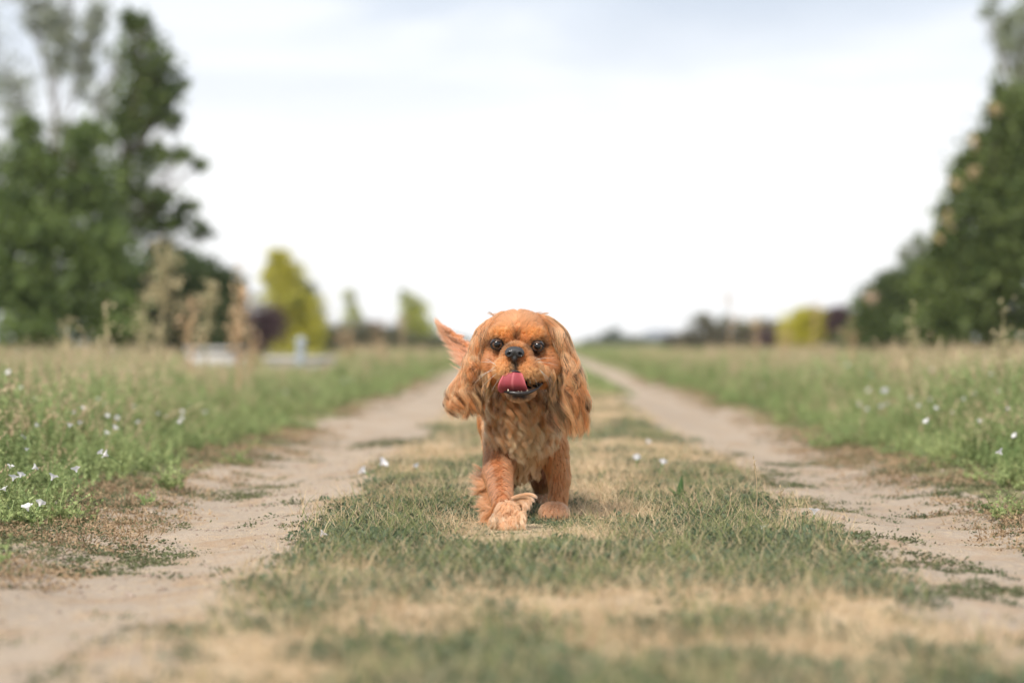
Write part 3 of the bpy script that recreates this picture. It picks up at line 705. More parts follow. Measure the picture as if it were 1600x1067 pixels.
# ------------------------------------------------------------------ tall dry weeds standing up out of the meadows
M_dry = leaf_mat('dry_weed', (0.42, 0.28, 0.15), (0.70, 0.52, 0.33), trans=.3)
M_dryg = leaf_mat('half_dry_weed', (0.36, 0.32, 0.17), (0.60, 0.50, 0.31), trans=.3)
def tall_weed(px, ptop, d, width, label, seed, mat, dense=1.0, lean=0.0):
    r = np.random.default_rng(seed)
    b = W(px, PY0, d); b[2] = ground_z(b[0], d); top = W(px + lean, ptop, d)
    t = empty('dry_weed', tuple(b)); tag(t, label, 'weed', 'tall dry weeds standing in the meadows')
    st = Acc(); heads = []
    q = np.linspace(0, 1, 9)[:, None]
    main = b + (top - b) * q + r.normal(0, .012, (9, 3)) * q
    st.add(*tube(main, np.linspace(.009, .003, 9), 5))
    nb = int(13 * dense); hgt = top[2] - b[2]; wm = width * d / F
    for k in range(nb):
        f = r.uniform(.35, 1.0); p0 = np.array([np.interp(f, q[:, 0], main[:, j]) for j in range(3)])
        an = r.uniform(0, 6.28); L = wm * r.uniform(.4, 1) * (1.15 - .5 * f)
        p1 = p0 + np.array([math.cos(an) * L, math.sin(an) * L, r.uniform(.04, .14)])
        st.add(*tube(np.stack([p0, (p0 + p1) / 2 - np.array([0, 0, .01]), p1]), [.004, .003, .0015], 3))
        n = int(18 * dense)
        c = p1 + r.normal(0, 1, (n, 3)) * np.array([.026, .026, .030]) * .85; heads.append(leaflets(c, r.normal(0, 1, (n, 3)), .022, .007, seed * 50 + k))
    n = int(60 * dense); f = r.uniform(.2, 1, n); c = np.stack([np.interp(f, q[:, 0], main[:, j]) for j in range(3)], 1) + r.normal(0, .018, (n, 3))
    st.add(*leaflets(c, r.normal(0, 1, (n, 3)), .03, .006, seed * 50 + 49))
    rel(st.build('stem', mat), t)
    for V, Fc in heads: rel(mesh_np('seed_head', V, Fc, mat), t)['kind'] = 'stuff'
for a_ in [(252, 402, 13, 40, 'tallest branched tan weed in front of the dark green bush', 1, M_dryg, 1.7, 2),
           (372, 446, 12, 14, 'slim orange tan weed beside the purple bush', 2, M_dry, 1.3, 3),
           (318, 470, 14, 22, 'branched dry weed midway between the tallest weed and the slim orange one', 3, M_dryg, 1.1, 4),
           (296, 500, 12.5, 15, 'short dry weed just right of the tallest weed', 4, M_dry, .8, 2),
           (228, 478, 13.5, 16, 'greenish tan weed just left of the tallest weed', 5, M_dryg, .8, -6),
           (392, 520, 15, 16, 'low tan weed at the foot of the purple bush on the left', 6, M_dry, .7, 5),
           (105, 520, 11, 10, 'small seedy weed poking up before the leftmost bushes', 7, M_dryg, .6, 3),
           (165, 514, 10, 6, 'thin single stalk with a small head left of the tallest weed', 8, M_dryg, .35, 2),
           (545, 520, 22, 22, 'blurred tan weed below the small pointed yellow green tree', 9, M_dry, .8, 3),
           (600, 522, 24, 24, 'blurred orange tan weed left of the leaning yellow green tree', 10, M_dry, .8, -4),
           (625, 500, 26, 16, 'thin dry weed touching the leaning yellow green tree', 11, M_dry, .6, 6),
           (1140, 470, 24, 22, 'pale dry weed standing over the small sparse tree right of the path', 12, M_dry, .5, 2),
           (1178, 510, 20, 20, 'orange tan weed below the faint yellowish shrub', 13, M_dry, .7, 4),
           (1225, 530, 20, 16, 'low tan weed before the small purple bush right of the path', 14, M_dry, .6, 3),
           (1270, 468, 22, 22, 'pale tan weed rising over the bright yellow shrub', 15, M_dry, .5, 2),
           (1330, 528, 16, 14, 'low reddish tan weed at the foot of the right hand purple bush', 16, M_dry, .6, 3),
           (1424, 520, 10, 7, 'single seedy stalk before the dark bush on the right', 17, M_dryg, .45, 2),
           (1568, 514, 9, 6, 'single seedy stalk near the right edge of the picture', 18, M_dryg, .4, -2)]:
    tall_weed(a_[0], a_[1], a_[2], a_[3], a_[4], a_[5], a_[6], a_[7], a_[8])

# ------------------------------------------------------------------ bindweed flowers
M_pet = leaf_mat('white_petal', (0.80, 0.78, 0.80), (0.86, 0.84, 0.84), trans=.4)
M_cal = leaf_mat('green_calyx', (0.12, 0.2, 0.07), (0.2, 0.28, 0.1), trans=.3)
def funnel(rad, dep, seed):
    r = np.random.default_rng(seed); n = 15
    rings = [(0.12, 0), (0.22, .45), (0.55, .8), (1.0, 1.0)]
    V = []
    for k, (rr, zz_) in enumerate(rings):
        for j in range(n):
            a = 2 * np.pi * j / n; wv = 1 + (.09 * math.cos(5 * a) if k == 3 else 0)
            V.append((rad * rr * wv * math.cos(a), rad * rr * wv * math.sin(a), dep * zz_ + (.07 * dep * math.sin(5 * a + 1) if k == 3 else 0)))
    Fc = [(k * n + j, k * n + (j + 1) % n, (k + 1) * n + (j + 1) % n, (k + 1) * n + j) for k in range(3) for j in range(n)]
    return np.array(V), np.array(Fc)
fp = mesh_np('petals', *funnel(.0105, .012, 1), M_pet, smooth=True, do_link=False).data
cV, cF = tube([(0, 0, -.035), (0.002, 0, -.01), (0, 0, .001)], [.0008, .001, .0024], 5)
cp = mesh_np('stalk', cV, cF, M_cal, do_link=False).data
def flower(px, py, d, label, sc_=1.0, tilt=None, grp='white bindweed flowers'):
    p = W(px, py, d)
    t = empty('bindweed_flower', tuple(p)); tag(t, label, 'flower', grp)
    t.rotation_euler = tilt or (rng.uniform(.1, 1.0), rng.uniform(-.5, .5), rng.uniform(0, 6.28)); t.scale = (sc_,) * 3
    for nm, me in (('petals', fp), ('stalk', cp)):
        o = bpy.data.objects.new(nm, me); link(o, t)
L_ = 'white bindweed flower '
for (px, py, d, lab, s_) in [
    (44, 799, 4.72, L_ + 'lowest in the left meadow, left one of a touching pair', 1.0), (61, 792, 4.78, L_ + 'lowest in the left meadow, right one of a touching pair', .9),
    (80, 751, 5.0, L_ + 'right of the small cluster by the left edge of the picture', 1.0), (120, 739, 5.1, L_ + 'facing up beside the left track, farthest right of the open ones', .9),
    (20, 752, 5.0, L_ + 'lying over the edge of the left meadow, lower in the cluster', .9), (31, 747, 5.05, L_ + 'in the middle of the cluster by the left edge', .8), (9, 768, 4.9, L_ + 'cut close to the left edge of the picture', .7),
    (50, 733, 5.2, L_ + 'upright above the cluster by the left edge', .8), (15, 733, 5.2, L_ + 'faint above the cluster at the very left edge', .7), (170, 713, 5.5, L_ + 'paired with a smaller one in the middle of the left meadow edge', .9), (160, 710, 5.5, L_ + 'smaller one of the pair in the middle of the left meadow edge', .7),
    (283, 663, 6.8, L_ + 'alone deep in the left meadow above the track', .9), (108, 668, 6.2, L_ + 'small among stems in the left meadow above the pair', .7), (130, 642, 6.9, L_ + 'small and round below the seed grass of the left meadow', .8), (15, 639, 7.0, L_ + 'small and round at the left edge, high in the meadow', .8),
    (593, 727, 6.3, L_ + 'on the middle strip left of the dog, upper of two', 1.25), (572, 739, 6.1, L_ + 'on the middle strip left of the dog, lower of two', 1.1), (652, 731, 6.2, L_ + 'pale and small between the pair and the raised paw', .7),
    (500, 838, 4.42, 'pale withered bindweed flower at the front left of the green grass', .8), (1192, 833, 4.5, 'pale withered bindweed flower at the front right of the green grass', .9),
    (1272, 805, 4.78, L_ + 'upright on the right corner of the green grass strip', 1.0), (995, 719, 6.4, 'pinkish white bindweed flower on the middle strip, left of the dark upright leaf', .95), (1035, 726, 6.2, L_ + 'touching the dark upright leaf right of the dog', .9),
    (1010, 693, 7.4, L_ + 'blurred on the strip above the dark upright leaf', .9), (1566, 711, 5.7, L_ + 'at the foot of the right meadow near the right edge', 1.0), (1450, 662, 6.8, L_ + 'round and bright in the middle of the right meadow', .9),
    (1588, 683, 6.2, L_ + 'small near the right edge, above the lower one', .7), (1460, 640, 7.4, L_ + 'small just above the bright round one of the right meadow', .7), (1384, 615, 9.0, L_ + 'large and blurred in the upper right meadow', 1.3)]:
    flower(px, py, d, lab, s_ * 1.12)
for s_ in (-1, 1):
    for k in range(46):
        while True:
            d = rng.uniform(6, 20) if k % 3 else rng.uniform(5, 9)
            u = rng.uniform(1.2, .30 * d); x = xc(d) + s_ * u
            if abs(x) < .208 * d: break
        z = ground_z(x, d) + (.07 + .15 * min(1, (u - 1.1) / .8)) * rng.uniform(.8, 1.25)
        flower(800 + x * F / d, PY0 + (H - z) * F / d, d, 'one of the tiny white dots of bindweed blossom in the ' + ('left' if s_ < 0 else 'right') + ' meadow', rng.uniform(.5, .95),
               grp='tiny white blossoms of the ' + ('left' if s_ < 0 else 'right') + ' meadow')

# the dark upright leaf and the thin stalks of the middle strip
M_pl = leaf_mat('plantain_leaf', (0.04, 0.09, 0.03), (0.07, 0.13, 0.04), trans=.2)
def strap_leaf(base, L, w, an, lean):
    n = 7; q = np.linspace(0, 1, n); ww = w * np.sin(np.clip(q * 1.02, 0, 1) ** .7 * np.pi) + .0008
    dr = np.array([math.cos(an), math.sin(an), 0]); sd = np.array([1.0, 0.15, 0])
    c = base + np.outer(q * L, [0, 0, 1]) + np.outer(q ** 2 * L * lean, dr)
    V = np.stack([c - sd * ww[:, None], c + np.array([0, -w * .4, 0]), c + sd * ww[:, None]], 1).reshape(-1, 3)
    return V, np.array([(3 * k + j, 3 * k + j + 1, 3 * k + j + 4, 3 * k + j + 3) for k in range(n - 1) for j in (0, 1)])
pb = W(1062, 760, 5.5); pb[2] = ground_z(pb[0], 5.5)
t = empty('plantain', tuple(pb)); tag(t, 'small plantain with one dark leaf standing upright in the grass right of the dog', 'plant')
for (L, w, an, le) in [(.062, .0075, .6, .12), (.035, .006, 2.6, .9), (.03, .006, 5.2, 1.0), (.028, .005, 4.0, 1.2)]:
    rel(mesh_np('leaf', *strap_leaf(pb, L, w, an, le), M_pl, smooth=True), t)
for (px, ptop, d, lab) in [(1178, 728, 4.75, 'tall thin dry grass stalk on the right half of the strip'), (1130, 770, 4.7, 'short brownish stalk left of the tallest dry stalk'), (1225, 772, 4.75, 'bent dry stalk beside the upright white flower'),
                           (1245, 775, 4.8, 'dry stalk leaning right beside the upright white flower'), (1095, 775, 4.6, 'thin green grass stalk right of the dog'), (985, 745, 5.2, 'long pale stem leaning right, close right of the dog'), (610, 765, 4.8, 'thin dry stalk standing in the grass left of the dog')]:
    b = W(px, PY0, d); b[2] = ground_z(b[0], d); tp = W(px + rng.uniform(-10, 14), ptop, d)
    q = np.linspace(0, 1, 5)[:, None]; pts = b + (tp - b) * q + np.array([.006, 0, 0]) * np.sin(q * 3)
    t = empty('grass_stalk', tuple(b)); tag(t, lab, 'grass stalk', 'single dry stalks of the middle strip')
    rel(mesh_np('stem', *tube(pts, np.linspace(.0011, .0006, 5), 4), M_straw), t)
    c = tp + rng.normal(0, 1, (12, 3)) * np.array([.0016, .0016, .006]); V, Fc = leaflets(c, np.tile([0.2, 0, 1.0], (12, 1)) + rng.normal(0, .3, (12, 3)), .008, .0014, int(px))
    rel(mesh_np('seed_head', V, Fc, M_tan), t)

# ------------------------------------------------------------------ the dog: one continuous body from smoothly blended masses, fur as strands
def surface_nets(G, org, st):
    """closed surface of the zero level of the distance grid G"""
    s = G < 0
    nx_, ny_, nz_ = G.shape
    cell = np.zeros((nx_ - 1, ny_ - 1, nz_ - 1), dtype=np.int8)
    for a in (0, 1):
        for b in (0, 1):
            for c in (0, 1):
                cell += s[a:nx_ - 1 + a, b:ny_ - 1 + b, c:nz_ - 1 + c]
    act = (cell > 0) & (cell < 8)
    idx = np.full(act.shape, -1, dtype=np.int64); ijk = np.argwhere(act); idx[act] = np.arange(len(ijk))
    acc = np.zeros((len(ijk), 3)); cnt = np.zeros(len(ijk))
    cor = [(a, b, c) for a in (0, 1) for b in (0, 1) for c in (0, 1)]
    for p in cor:
        for ax in range(3):
            if p[ax] == 1: continue
            q = list(p); q[ax] = 1
            v0 = G[ijk[:, 0] + p[0], ijk[:, 1] + p[1], ijk[:, 2] + p[2]]; v1 = G[ijk[:, 0] + q[0], ijk[:, 1] + q[1], ijk[:, 2] + q[2]]
            k = (v0 < 0) != (v1 < 0)
            t = np.where(k, v0 / (v0 - v1 + 1e-12), 0)
            pt = np.array(p, float)[None] + 0; pt = np.repeat(pt, len(ijk), 0); pt[:, ax] += t
            acc[k] += pt[k]; cnt[k] += 1
    V = (ijk + acc / cnt[:, None]) * st + org
    Fq = []
    for ax in range(3):
        o1, o2 = [(1, 2), (2, 0), (0, 1)][ax]
        sl0 = [slice(None)] * 3; sl1 = [slice(None)] * 3
        sl0[ax] = slice(0, -1); sl1[ax] = slice(1, None)
        ch = s[tuple(sl0)] != s[tuple(sl1)]
        e = np.argwhere(ch); e = e[(e[:, o1] > 0) & (e[:, o2] > 0) & (e[:, o1] < G.shape[o1] - 1) & (e[:, o2] < G.shape[o2] - 1)]
        def cid(d1, d2):
            c = e.copy(); c[:, o1] -= d1; c[:, o2] -= d2; return idx[c[:, 0], c[:, 1], c[:, 2]]
        q = np.stack([cid(1, 1), cid(0, 1), cid(0, 0), cid(1, 0)], 1)
        neg = s[e[:, 0], e[:, 1], e[:, 2]]
        q[~neg] = q[~neg][:, ::-1]
        Fq.append(q)
    return V, np.concatenate(Fq)
class Sdf:
    def __init__(s, lo, hi, st):
        s.o = np.array(lo, float); s.st = st
        s.n = np.ceil((np.array(hi) - s.o) / st).astype(int) + 1
        s.G = np.full(tuple(s.n), 0.05, np.float32); s.R = np.zeros(tuple(s.n), np.int8)
    def _blk(s, lo, hi):
        a = np.clip(np.floor((lo - s.o) / s.st).astype(int), 0, s.n); b = np.clip(np.ceil((hi - s.o) / s.st).astype(int) + 1, 0, s.n)
        sl = tuple(slice(x, y) for x, y in zip(a, b))
        g = np.meshgrid(*[s.o[i] + s.st * np.arange(a[i], b[i]) for i in range(3)], indexing='ij')
        return sl, np.stack(g, -1).astype(np.float32)
    def _merge(s, sl, d, reg, k, sub):
        A = s.G[sl]
        if sub:
            h = np.clip(0.5 - 0.5 * (A + d) / k, 0, 1); s.G[sl] = A * (1 - h) + (-d) * h + k * h * (1 - h)
        else:
            h = np.clip(0.5 + 0.5 * (A - d) / k, 0, 1)
            s.R[sl] = np.where(d < A, reg, s.R[sl]); s.G[sl] = A * (1 - h) + d * h - k * h * (1 - h)
    def ell(s, c, r, reg=0, k=0.012, sub=False, rot=None):
        c = np.array(c, float); r = np.array(r, float); m = r.max() + 0.03
        sl, P = s._blk(c - m, c + m); q = P - c.astype(np.float32)
        if rot is not None:
            M = np.array(Matrix.Rotation(rot[0], 3, rot[1]))
            q = q @ M
        k0 = np.linalg.norm(q / r, axis=-1); k1 = np.linalg.norm(q / (r * r), axis=-1) + 1e-9
        s._merge(sl, (k0 * (k0 - 1) / k1).astype(np.float32), reg, k, sub)
    def cap(s, a, b, ra, rb, reg=0, k=0.012, sub=False):
        a = np.array(a, float); b = np.array(b, float); m = max(ra, rb) + 0.03
        sl, P = s._blk(np.minimum(a, b) - m, np.maximum(a, b) + m)
        ab = b - a; t = np.clip(((P - a) @ ab) / (ab @ ab), 0, 1)
        d = np.linalg.norm(P - a - t[..., None] * ab, axis=-1) - (ra + (rb - ra) * t)
        s._merge(sl, d.astype(np.float32), reg, k, sub)
    def val(s, P):
        q = (P - s.o) / s.st; i = np.clip(np.floor(q).astype(int), 0, s.n - 2); f = np.clip(q - i, 0, 1)
        out = 0
        for a in (0, 1):
            for b in (0, 1):
                for c in (0, 1):
                    w = np.where(a, f[:, 0], 1 - f[:, 0]) * np.where(b, f[:, 1], 1 - f[:, 1]) * np.where(c, f[:, 2], 1 - f[:, 2])
                    out = out + w * s.G[i[:, 0] + a, i[:, 1] + b, i[:, 2] + c]
        return out
    def grad(s, P):
        e = s.st
        g = np.stack([s.val(P + np.eye(3)[k] * e) - s.val(P - np.eye(3)[k] * e) for k in range(3)], 1)
        return g / (np.linalg.norm(g, axis=1, keepdims=True) + 1e-9)
    def reg(s, P):
        i = np.clip(np.round((P - s.o) / s.st).astype(int), 0, s.n - 1); return s.R[i[:, 0], i[:, 1], i[:, 2]]
HEAD, MUZ, EARR, NECK, BODY, LEGF, LEGP, PAW, HIND, TAIL, JAW = range(11)
D = Sdf((-.17, 4.49, -.015), (.17, 5.42, .47), 0.0026)
# torso
D.cap(W(812, 655, 4.98), W(812, 640, 5.18), .080, .078, BODY, .02)
D.ell(W(812, 650, 5.16), (.082, .085, .088), BODY, .02)
D.ell(W(818, 668, 4.93), (.068, .07, .088), BODY, .02)
D.ell(W(812, 715, 4.93), (.032, .04, .045), BODY, .016)
D.cap(W(810, 575, 4.83), W(815, 660, 4.90), .052, .062, NECK, .02)
# raised front leg
D.cap(W(785, 700, 4.90), W(778, 738, 4.86), .034, .026, LEGF, .014)
D.cap(W(778, 738, 4.85), W(785, 786, 4.67), .024, .0165, LEGF, .01)
D.ell(W(793, 802, 4.605), (.022, .020, .022), PAW, .010)
for (x_, y_, d_) in [(774, 817, 4.582), (786, 825, 4.570), (800, 821, 4.573), (812, 809, 4.585)]:
    D.ell(W(x_, y_, d_), (.0090, .013, .0140), PAW, .0025)
# planted front leg
D.cap(W(862, 695, 4.93), W(874, 745, 4.94), .030, .018, LEGP, .012)
D.cap(W(874, 745, 4.94), W(871, 800, 4.93), .017, .014, LEGP, .008)
pp = W(866, 806, 4.905); D.ell((pp[0], 4.90, .016), (.027, .030, .016), PAW, .008)
for j in range(4): D.ell((pp[0] - .018 + .012 * j, 4.877 + .006 * abs(j - 1.5), .011), (.0075, .013, .011), PAW, .003)
# hind legs
for (xa, xb) in ((848, 849), (790, 786)):
    D.ell(W(xa, 690, 5.19), (.038, .062, .060), HIND, .02)
    k_ = W(xa, 740, 5.12); hk = W(xb, 762, 5.25); ft = W(xb, 790, 5.19)
    D.cap(W(xa, 700, 5.17), k_, .040, .027, HIND, .014); D.cap(k_, hk, .024, .015, HIND, .01); D.cap(hk, (ft[0], 5.21, .02), .014, .014, HIND, .01)
    D.ell((ft[0], 5.18, .015), (.024, .036, .015), PAW, .008)
# tail
tl = np.array([W(800, 610, 5.25), W(770, 575, 5.31), W(735, 545, 5.35), W(700, 515, 5.37)])
for i in range(3): D.cap(tl[i], tl[i + 1], .016 - .004 * i, .012 - .004 * i, TAIL, .01)
# head
D.ell(W(810, 541, 4.793), (.067, .070, .062), HEAD, .012)
D.ell(W(810, 515, 4.785), (.050, .055, .034), HEAD, .012)
D.ell(W(778, 572, 4.765), (.030, .040, .036), HEAD, .014); D.ell(W(847, 574, 4.765), (.032, .040, .038), HEAD, .014)
D.ell(W(784, 520, 4.737), (.020, .014, .0125), HEAD, .016, rot=(.15, 'Y')); D.ell(W(833, 521.5, 4.737), (.020, .014, .0125), HEAD, .016, rot=(-.15, 'Y'))
D.ell(W(807, 562, 4.705), (.030, .036, .032), MUZ, .010)
D.ell(W(788, 577, 4.678), (.0195, .021, .0205), MUZ, .006, rot=(.35, 'Y')); D.ell(W(827, 578, 4.680), (.0245, .023, .0205), MUZ, .006, rot=(-.45, 'Y'))
D.ell(W(842, 586, 4.70), (.020, .024, .012), MUZ, .006, rot=(-.5, 'Y'))
D.ell(W(805, 548, 4.682), (.017, .022, .014), MUZ, .008)
D.ell(W(813, 611, 4.712), (.027, .036, .013), JAW, .008)
D.ell(W(811, 617, 4.690), (.019, .016, .0095), JAW, .006)
D.ell(W(816, 598, 4.668), (.023, .024, .0085), HEAD, .003, sub=True)
D.ell(W(837, 599, 4.685), (.014, .024, .0055), HEAD, .003, sub=True, rot=(-.35, 'Y'))
EYES = [W(776.5, 538.5, 4.7265), W(840, 541.5, 4.7265)]
for e_ in EYES: D.ell(e_ + np.array([0, -.006, 0]), (.0125, .011, .0115), HEAD, .006, sub=True)
D.ell(W(807, 529, 4.718), (.0030, .006, .012), HEAD, .012, sub=True)      # stop between the brows
# ear leather
D.ell(W(752, 535, 4.785), (.010, .020, .034), EARR, .010, rot=(.45, 'Y')); D.ell(W(738, 580, 4.778), (.010, .022, .036), EARR, .010, rot=(.12, 'Y'))
D.ell(W(875, 535, 4.785), (.010, .020, .034), EARR, .010, rot=(-.40, 'Y')); D.ell(W(889, 590, 4.778), (.012, .022, .040), EARR, .010)
bV, bF = surface_nets(D.G, D.o, D.st)
bN = D.grad(bV); bR = D.reg(bV)

def topx(P):
    """front view coordinates of a point of the dog, on the scale of the photograph"""
    return 800 + P[:, 0] * F / P[:, 1], PY0 + (H - P[:, 2]) * F / P[:, 1]
def gs(px, py, cx, cy, rx, ry=None): return np.exp(-((px - cx) / rx) ** 2 - ((py - cy) / (ry or rx)) ** 2)
NOSE = W(804, 552, 4.66)
BASE = np.array([0.56, 0.20, 0.066])
def coat(P, R):
    """coat colour of the dog by place on its body, shadow beside the ears painted in"""
    px, py = topx(P)
    c = np.tile(BASE, (len(P), 1))
    def mix(w, col): nonlocal c; w = np.clip(w, 0, 1)[:, None]; c = c * (1 - w) + np.array(col) * w
    front = (P[:, 1] < 4.80)
    hd = np.isin(R, (HEAD, MUZ, JAW)) & front
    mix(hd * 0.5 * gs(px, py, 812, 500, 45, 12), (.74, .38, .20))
    mix(hd * 0.9 * gs(px, py, 785, 519, 13, 6), (.76, .32, .10)); mix(hd * 0.9 * gs(px, py, 832, 520, 13, 6), (.76, .32, .10)); mix(hd * .6 * (gs(px, py, 756, 535, 5, 22) + gs(px, py, 866, 540, 5, 24)), (.20, .07, .03)); mix(hd * .45 * (gs(px, py, 770, 506, 12, 8) + gs(px, py, 848, 507, 12, 8)), (.34, .13, .06))  # bright brows; dark face sides are painted shadow beside the ears
    mix(hd * .85 * gs(px, py, 806.5, 526, 6.5, 11), (.06, .024, .013))
    mix(hd * .7 * gs(px, py, 796, 541, 9, 4), (.12, .05, .025)); mix(hd * .7 * gs(px, py, 822, 542, 9, 4), (.12, .05, .025)); mix(hd * .55 * (gs(px, py, 790, 551, 8, 6) + gs(px, py, 831, 554, 9, 8)), (.26, .11, .06))
    mix(hd * .6 * gs(px, py, 767, 560, 11, 10), (.60, .30, .17)); mix(hd * .6 * gs(px, py, 858, 568, 12, 14), (.48, .20, .10))
    mz = np.isin(R, (MUZ,)) & front
    mix(mz * .9 * (gs(px, py, 785, 577, 16, 16) + gs(px, py, 832, 580, 22, 16)), (.66, .33, .14))
    mix(hd * 1.0 * gs(px, py, 804, 569, 8, 8), (.10, .08, .06)); mix(hd * .8 * gs(px, py, 803, 578, 5, 6), (.12, .08, .05))
    mix(hd * .7 * gs(px, py, 836, 560, 6, 14), (.22, .10, .06))                       # tear line
    mix((R == JAW) * .8, (.55, .27, .14)); mix((R == JAW) * 1.1 * gs(px, py, 812, 616, 16, 5), (.06, .045, .04))
    ch = np.isin(R, (NECK, BODY)) & (P[:, 1] < 4.93)
    mix(ch * 1.0 * gs(px, py, 820, 715, 44, 80), (.68, .39, .20))
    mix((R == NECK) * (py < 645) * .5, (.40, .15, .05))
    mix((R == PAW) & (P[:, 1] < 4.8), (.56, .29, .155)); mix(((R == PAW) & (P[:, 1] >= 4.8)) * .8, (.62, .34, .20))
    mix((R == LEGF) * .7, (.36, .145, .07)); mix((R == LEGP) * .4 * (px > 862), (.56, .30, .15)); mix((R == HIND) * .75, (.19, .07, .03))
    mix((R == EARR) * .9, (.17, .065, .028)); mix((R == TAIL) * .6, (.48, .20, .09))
    for e_ in EYES:
        ex, ey = 800 + e_[0] * F / e_[1], PY0 + (H - e_[2]) * F / e_[1]
        mix(hd * 1.1 * gs(px, py, ex, ey, 14, 11.5) ** 1.6 * 1.5, (.022, .012, .008)); mix(hd * .8 * (gs(px, py, ex + (9 if ex < 800 else -9), ey + 2.5, 6, 4)), (.05, .022, .014))
    return c
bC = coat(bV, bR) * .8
px_, py_ = topx(bV)
mouth = (bV[:, 1] < 4.735) & ((((px_ - 818) / 29) ** 2 + ((py_ - 598) / 14) ** 2) < 1) & (bN[:, 1] > -.995)
inm = (bV[:, 1] < 4.81) & (((((px_ - 813) / 24) ** 2 + ((py_ - 599) / 12) ** 2) < 1) | (((((px_ - 837) * .9 - (py_ - 600) * .4) / 17) ** 2 + (((py_ - 600) * .9 + (px_ - 837) * .4) / 6.5) ** 2) < 1))
bC[inm] = (.012, .008, .008)  # black lips and mouth opening, the inner shade painted into the colour
def vcol_mat(name, rough, spec, coatw=0.0, mul=(1, 1, 1), bump=0, scale=900):
    m, nt = mat_new(name); out = nt.nodes.new('ShaderNodeOutputMaterial'); p = nt.nodes.new('ShaderNodeBsdfPrincipled')
    at = N(nt, 'ShaderNodeAttribute', attribute_name='Col'); nt.links.new(at.outputs['Color'], p.inputs['Base Color'])
    p.inputs['Roughness'].default_value = rough; p.inputs['Specular IOR Level'].default_value = spec; p.inputs['Coat Weight'].default_value = coatw
    if bump:
        no = N(nt, 'ShaderNodeTexNoise', inputs={'Scale': scale, 'Detail': 2.0}); g = nt.nodes.new('ShaderNodeNewGeometry'); nt.links.new(g.outputs['Position'], no.inputs['Vector'])
        b = nt.nodes.new('ShaderNodeBump'); b.inputs['Strength'].default_value = bump; b.inputs['Distance'].default_value = .0006; nt.links.new(no.outputs[0], b.inputs['Height']); nt.links.new(b.outputs[0], p.inputs['Normal'])
    nt.links.new(p.outputs[0], out.inputs[0]); return m
M_skin = vcol_mat('dog_skin', .7, .2)
dog = empty('dog', (0.03, 4.90, 0.0))
tag(dog, 'small ruby red spaniel walking towards the camera with long wavy ears and its tongue out', 'dog')
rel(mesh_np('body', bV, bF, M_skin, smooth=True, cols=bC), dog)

# strands
mh, nt = mat_new('dog_hair'); out = nt.nodes.new('ShaderNodeOutputMaterial')
at = N(nt, 'ShaderNodeAttribute', attribute_name='hcol')
hb = nt.nodes.new('ShaderNodeBsdfPrincipled'); nt.links.new(at.outputs['Color'], hb.inputs['Base Color'])
hb.inputs['Roughness'].default_value = .42; hb.inputs['Specular IOR Level'].default_value = .35
ht = nt.nodes.new('ShaderNodeBsdfTranslucent'); nt.links.new(at.outputs['Color'], ht.inputs['Color'])
hx = nt.nodes.new('ShaderNodeMixShader'); hx.inputs[0].default_value = .34
nt.links.new(hb.outputs[0], hx.inputs[1]); nt.links.new(ht.outputs[0], hx.inputs[2])
hp = nt.nodes.new('ShaderNodeBsdfHairPrincipled'); hp.parametrization = 'COLOR'; hp.inputs['Roughness'].default_value = .28; hp.inputs['Radial Roughness'].default_value = .45; hp.inputs['Random Roughness'].default_value = .3
hg = nt.nodes.new('ShaderNodeGamma'); hg.inputs['Gamma'].default_value = 1.25; nt.links.new(at.outputs['Color'], hg.inputs[0]); nt.links.new(hg.outputs[0], hp.inputs['Color'])
hy = nt.nodes.new('ShaderNodeMixShader'); hy.inputs[0].default_value = .5
nt.links.new(hx.outputs[0], hy.inputs[1]); nt.links.new(hp.outputs[0], hy.inputs[2]); nt.links.new(hy.outputs[0], out.inputs[0])
HGAIN = np.array([1.42, 1.74, 1.90])
def strands(name, P, r0, r1, col, parent, label=None):
    """P (n, k, 3), colour per strand -> one hair object"""
    n, k, _ = P.shape
    hc = bpy.data.hair_curves.new(name); hc.add_curves([k] * n)
    loc = np.array(parent.location) if parent is not None else 0
    hc.attributes['position'].data.foreach_set('vector', (P - loc).astype(np.float32).ravel())
    ra = hc.attributes.get('radius') or hc.attributes.new('radius', 'FLOAT', 'POINT')
    t = np.linspace(0, 1, k); rr = (np.asarray(r0).reshape(-1, 1) * (1 - t) ** .7 + r1) * np.ones((n, 1))
    ra.data.foreach_set('value', rr.astype(np.float32).ravel())
    ca = hc.attributes.new('hcol', 'FLOAT_COLOR', 'CURVE'); c4 = np.ones((n, 4), np.float32); cc_ = col * HGAIN; l_ = cc_.mean(1, keepdims=True); cc_ = cc_ * (l_ / .33) ** .38; cc_ = cc_ / np.maximum(1, cc_.max(1, keepdims=True) / .88); c4[:, :3] = np.clip(cc_, .003, .9)
    ca.data.foreach_set('color', c4.ravel())
    hc.materials.append(mh)
    o = bpy.data.objects.new(name, hc); C.objects.link(o); o.parent = parent
    if label: o['label'] = label
    return o
hr = np.random.default_rng(99)
def unit(v): return v / (np.linalg.norm(v, axis=-1, keepdims=True) + 1e-9)
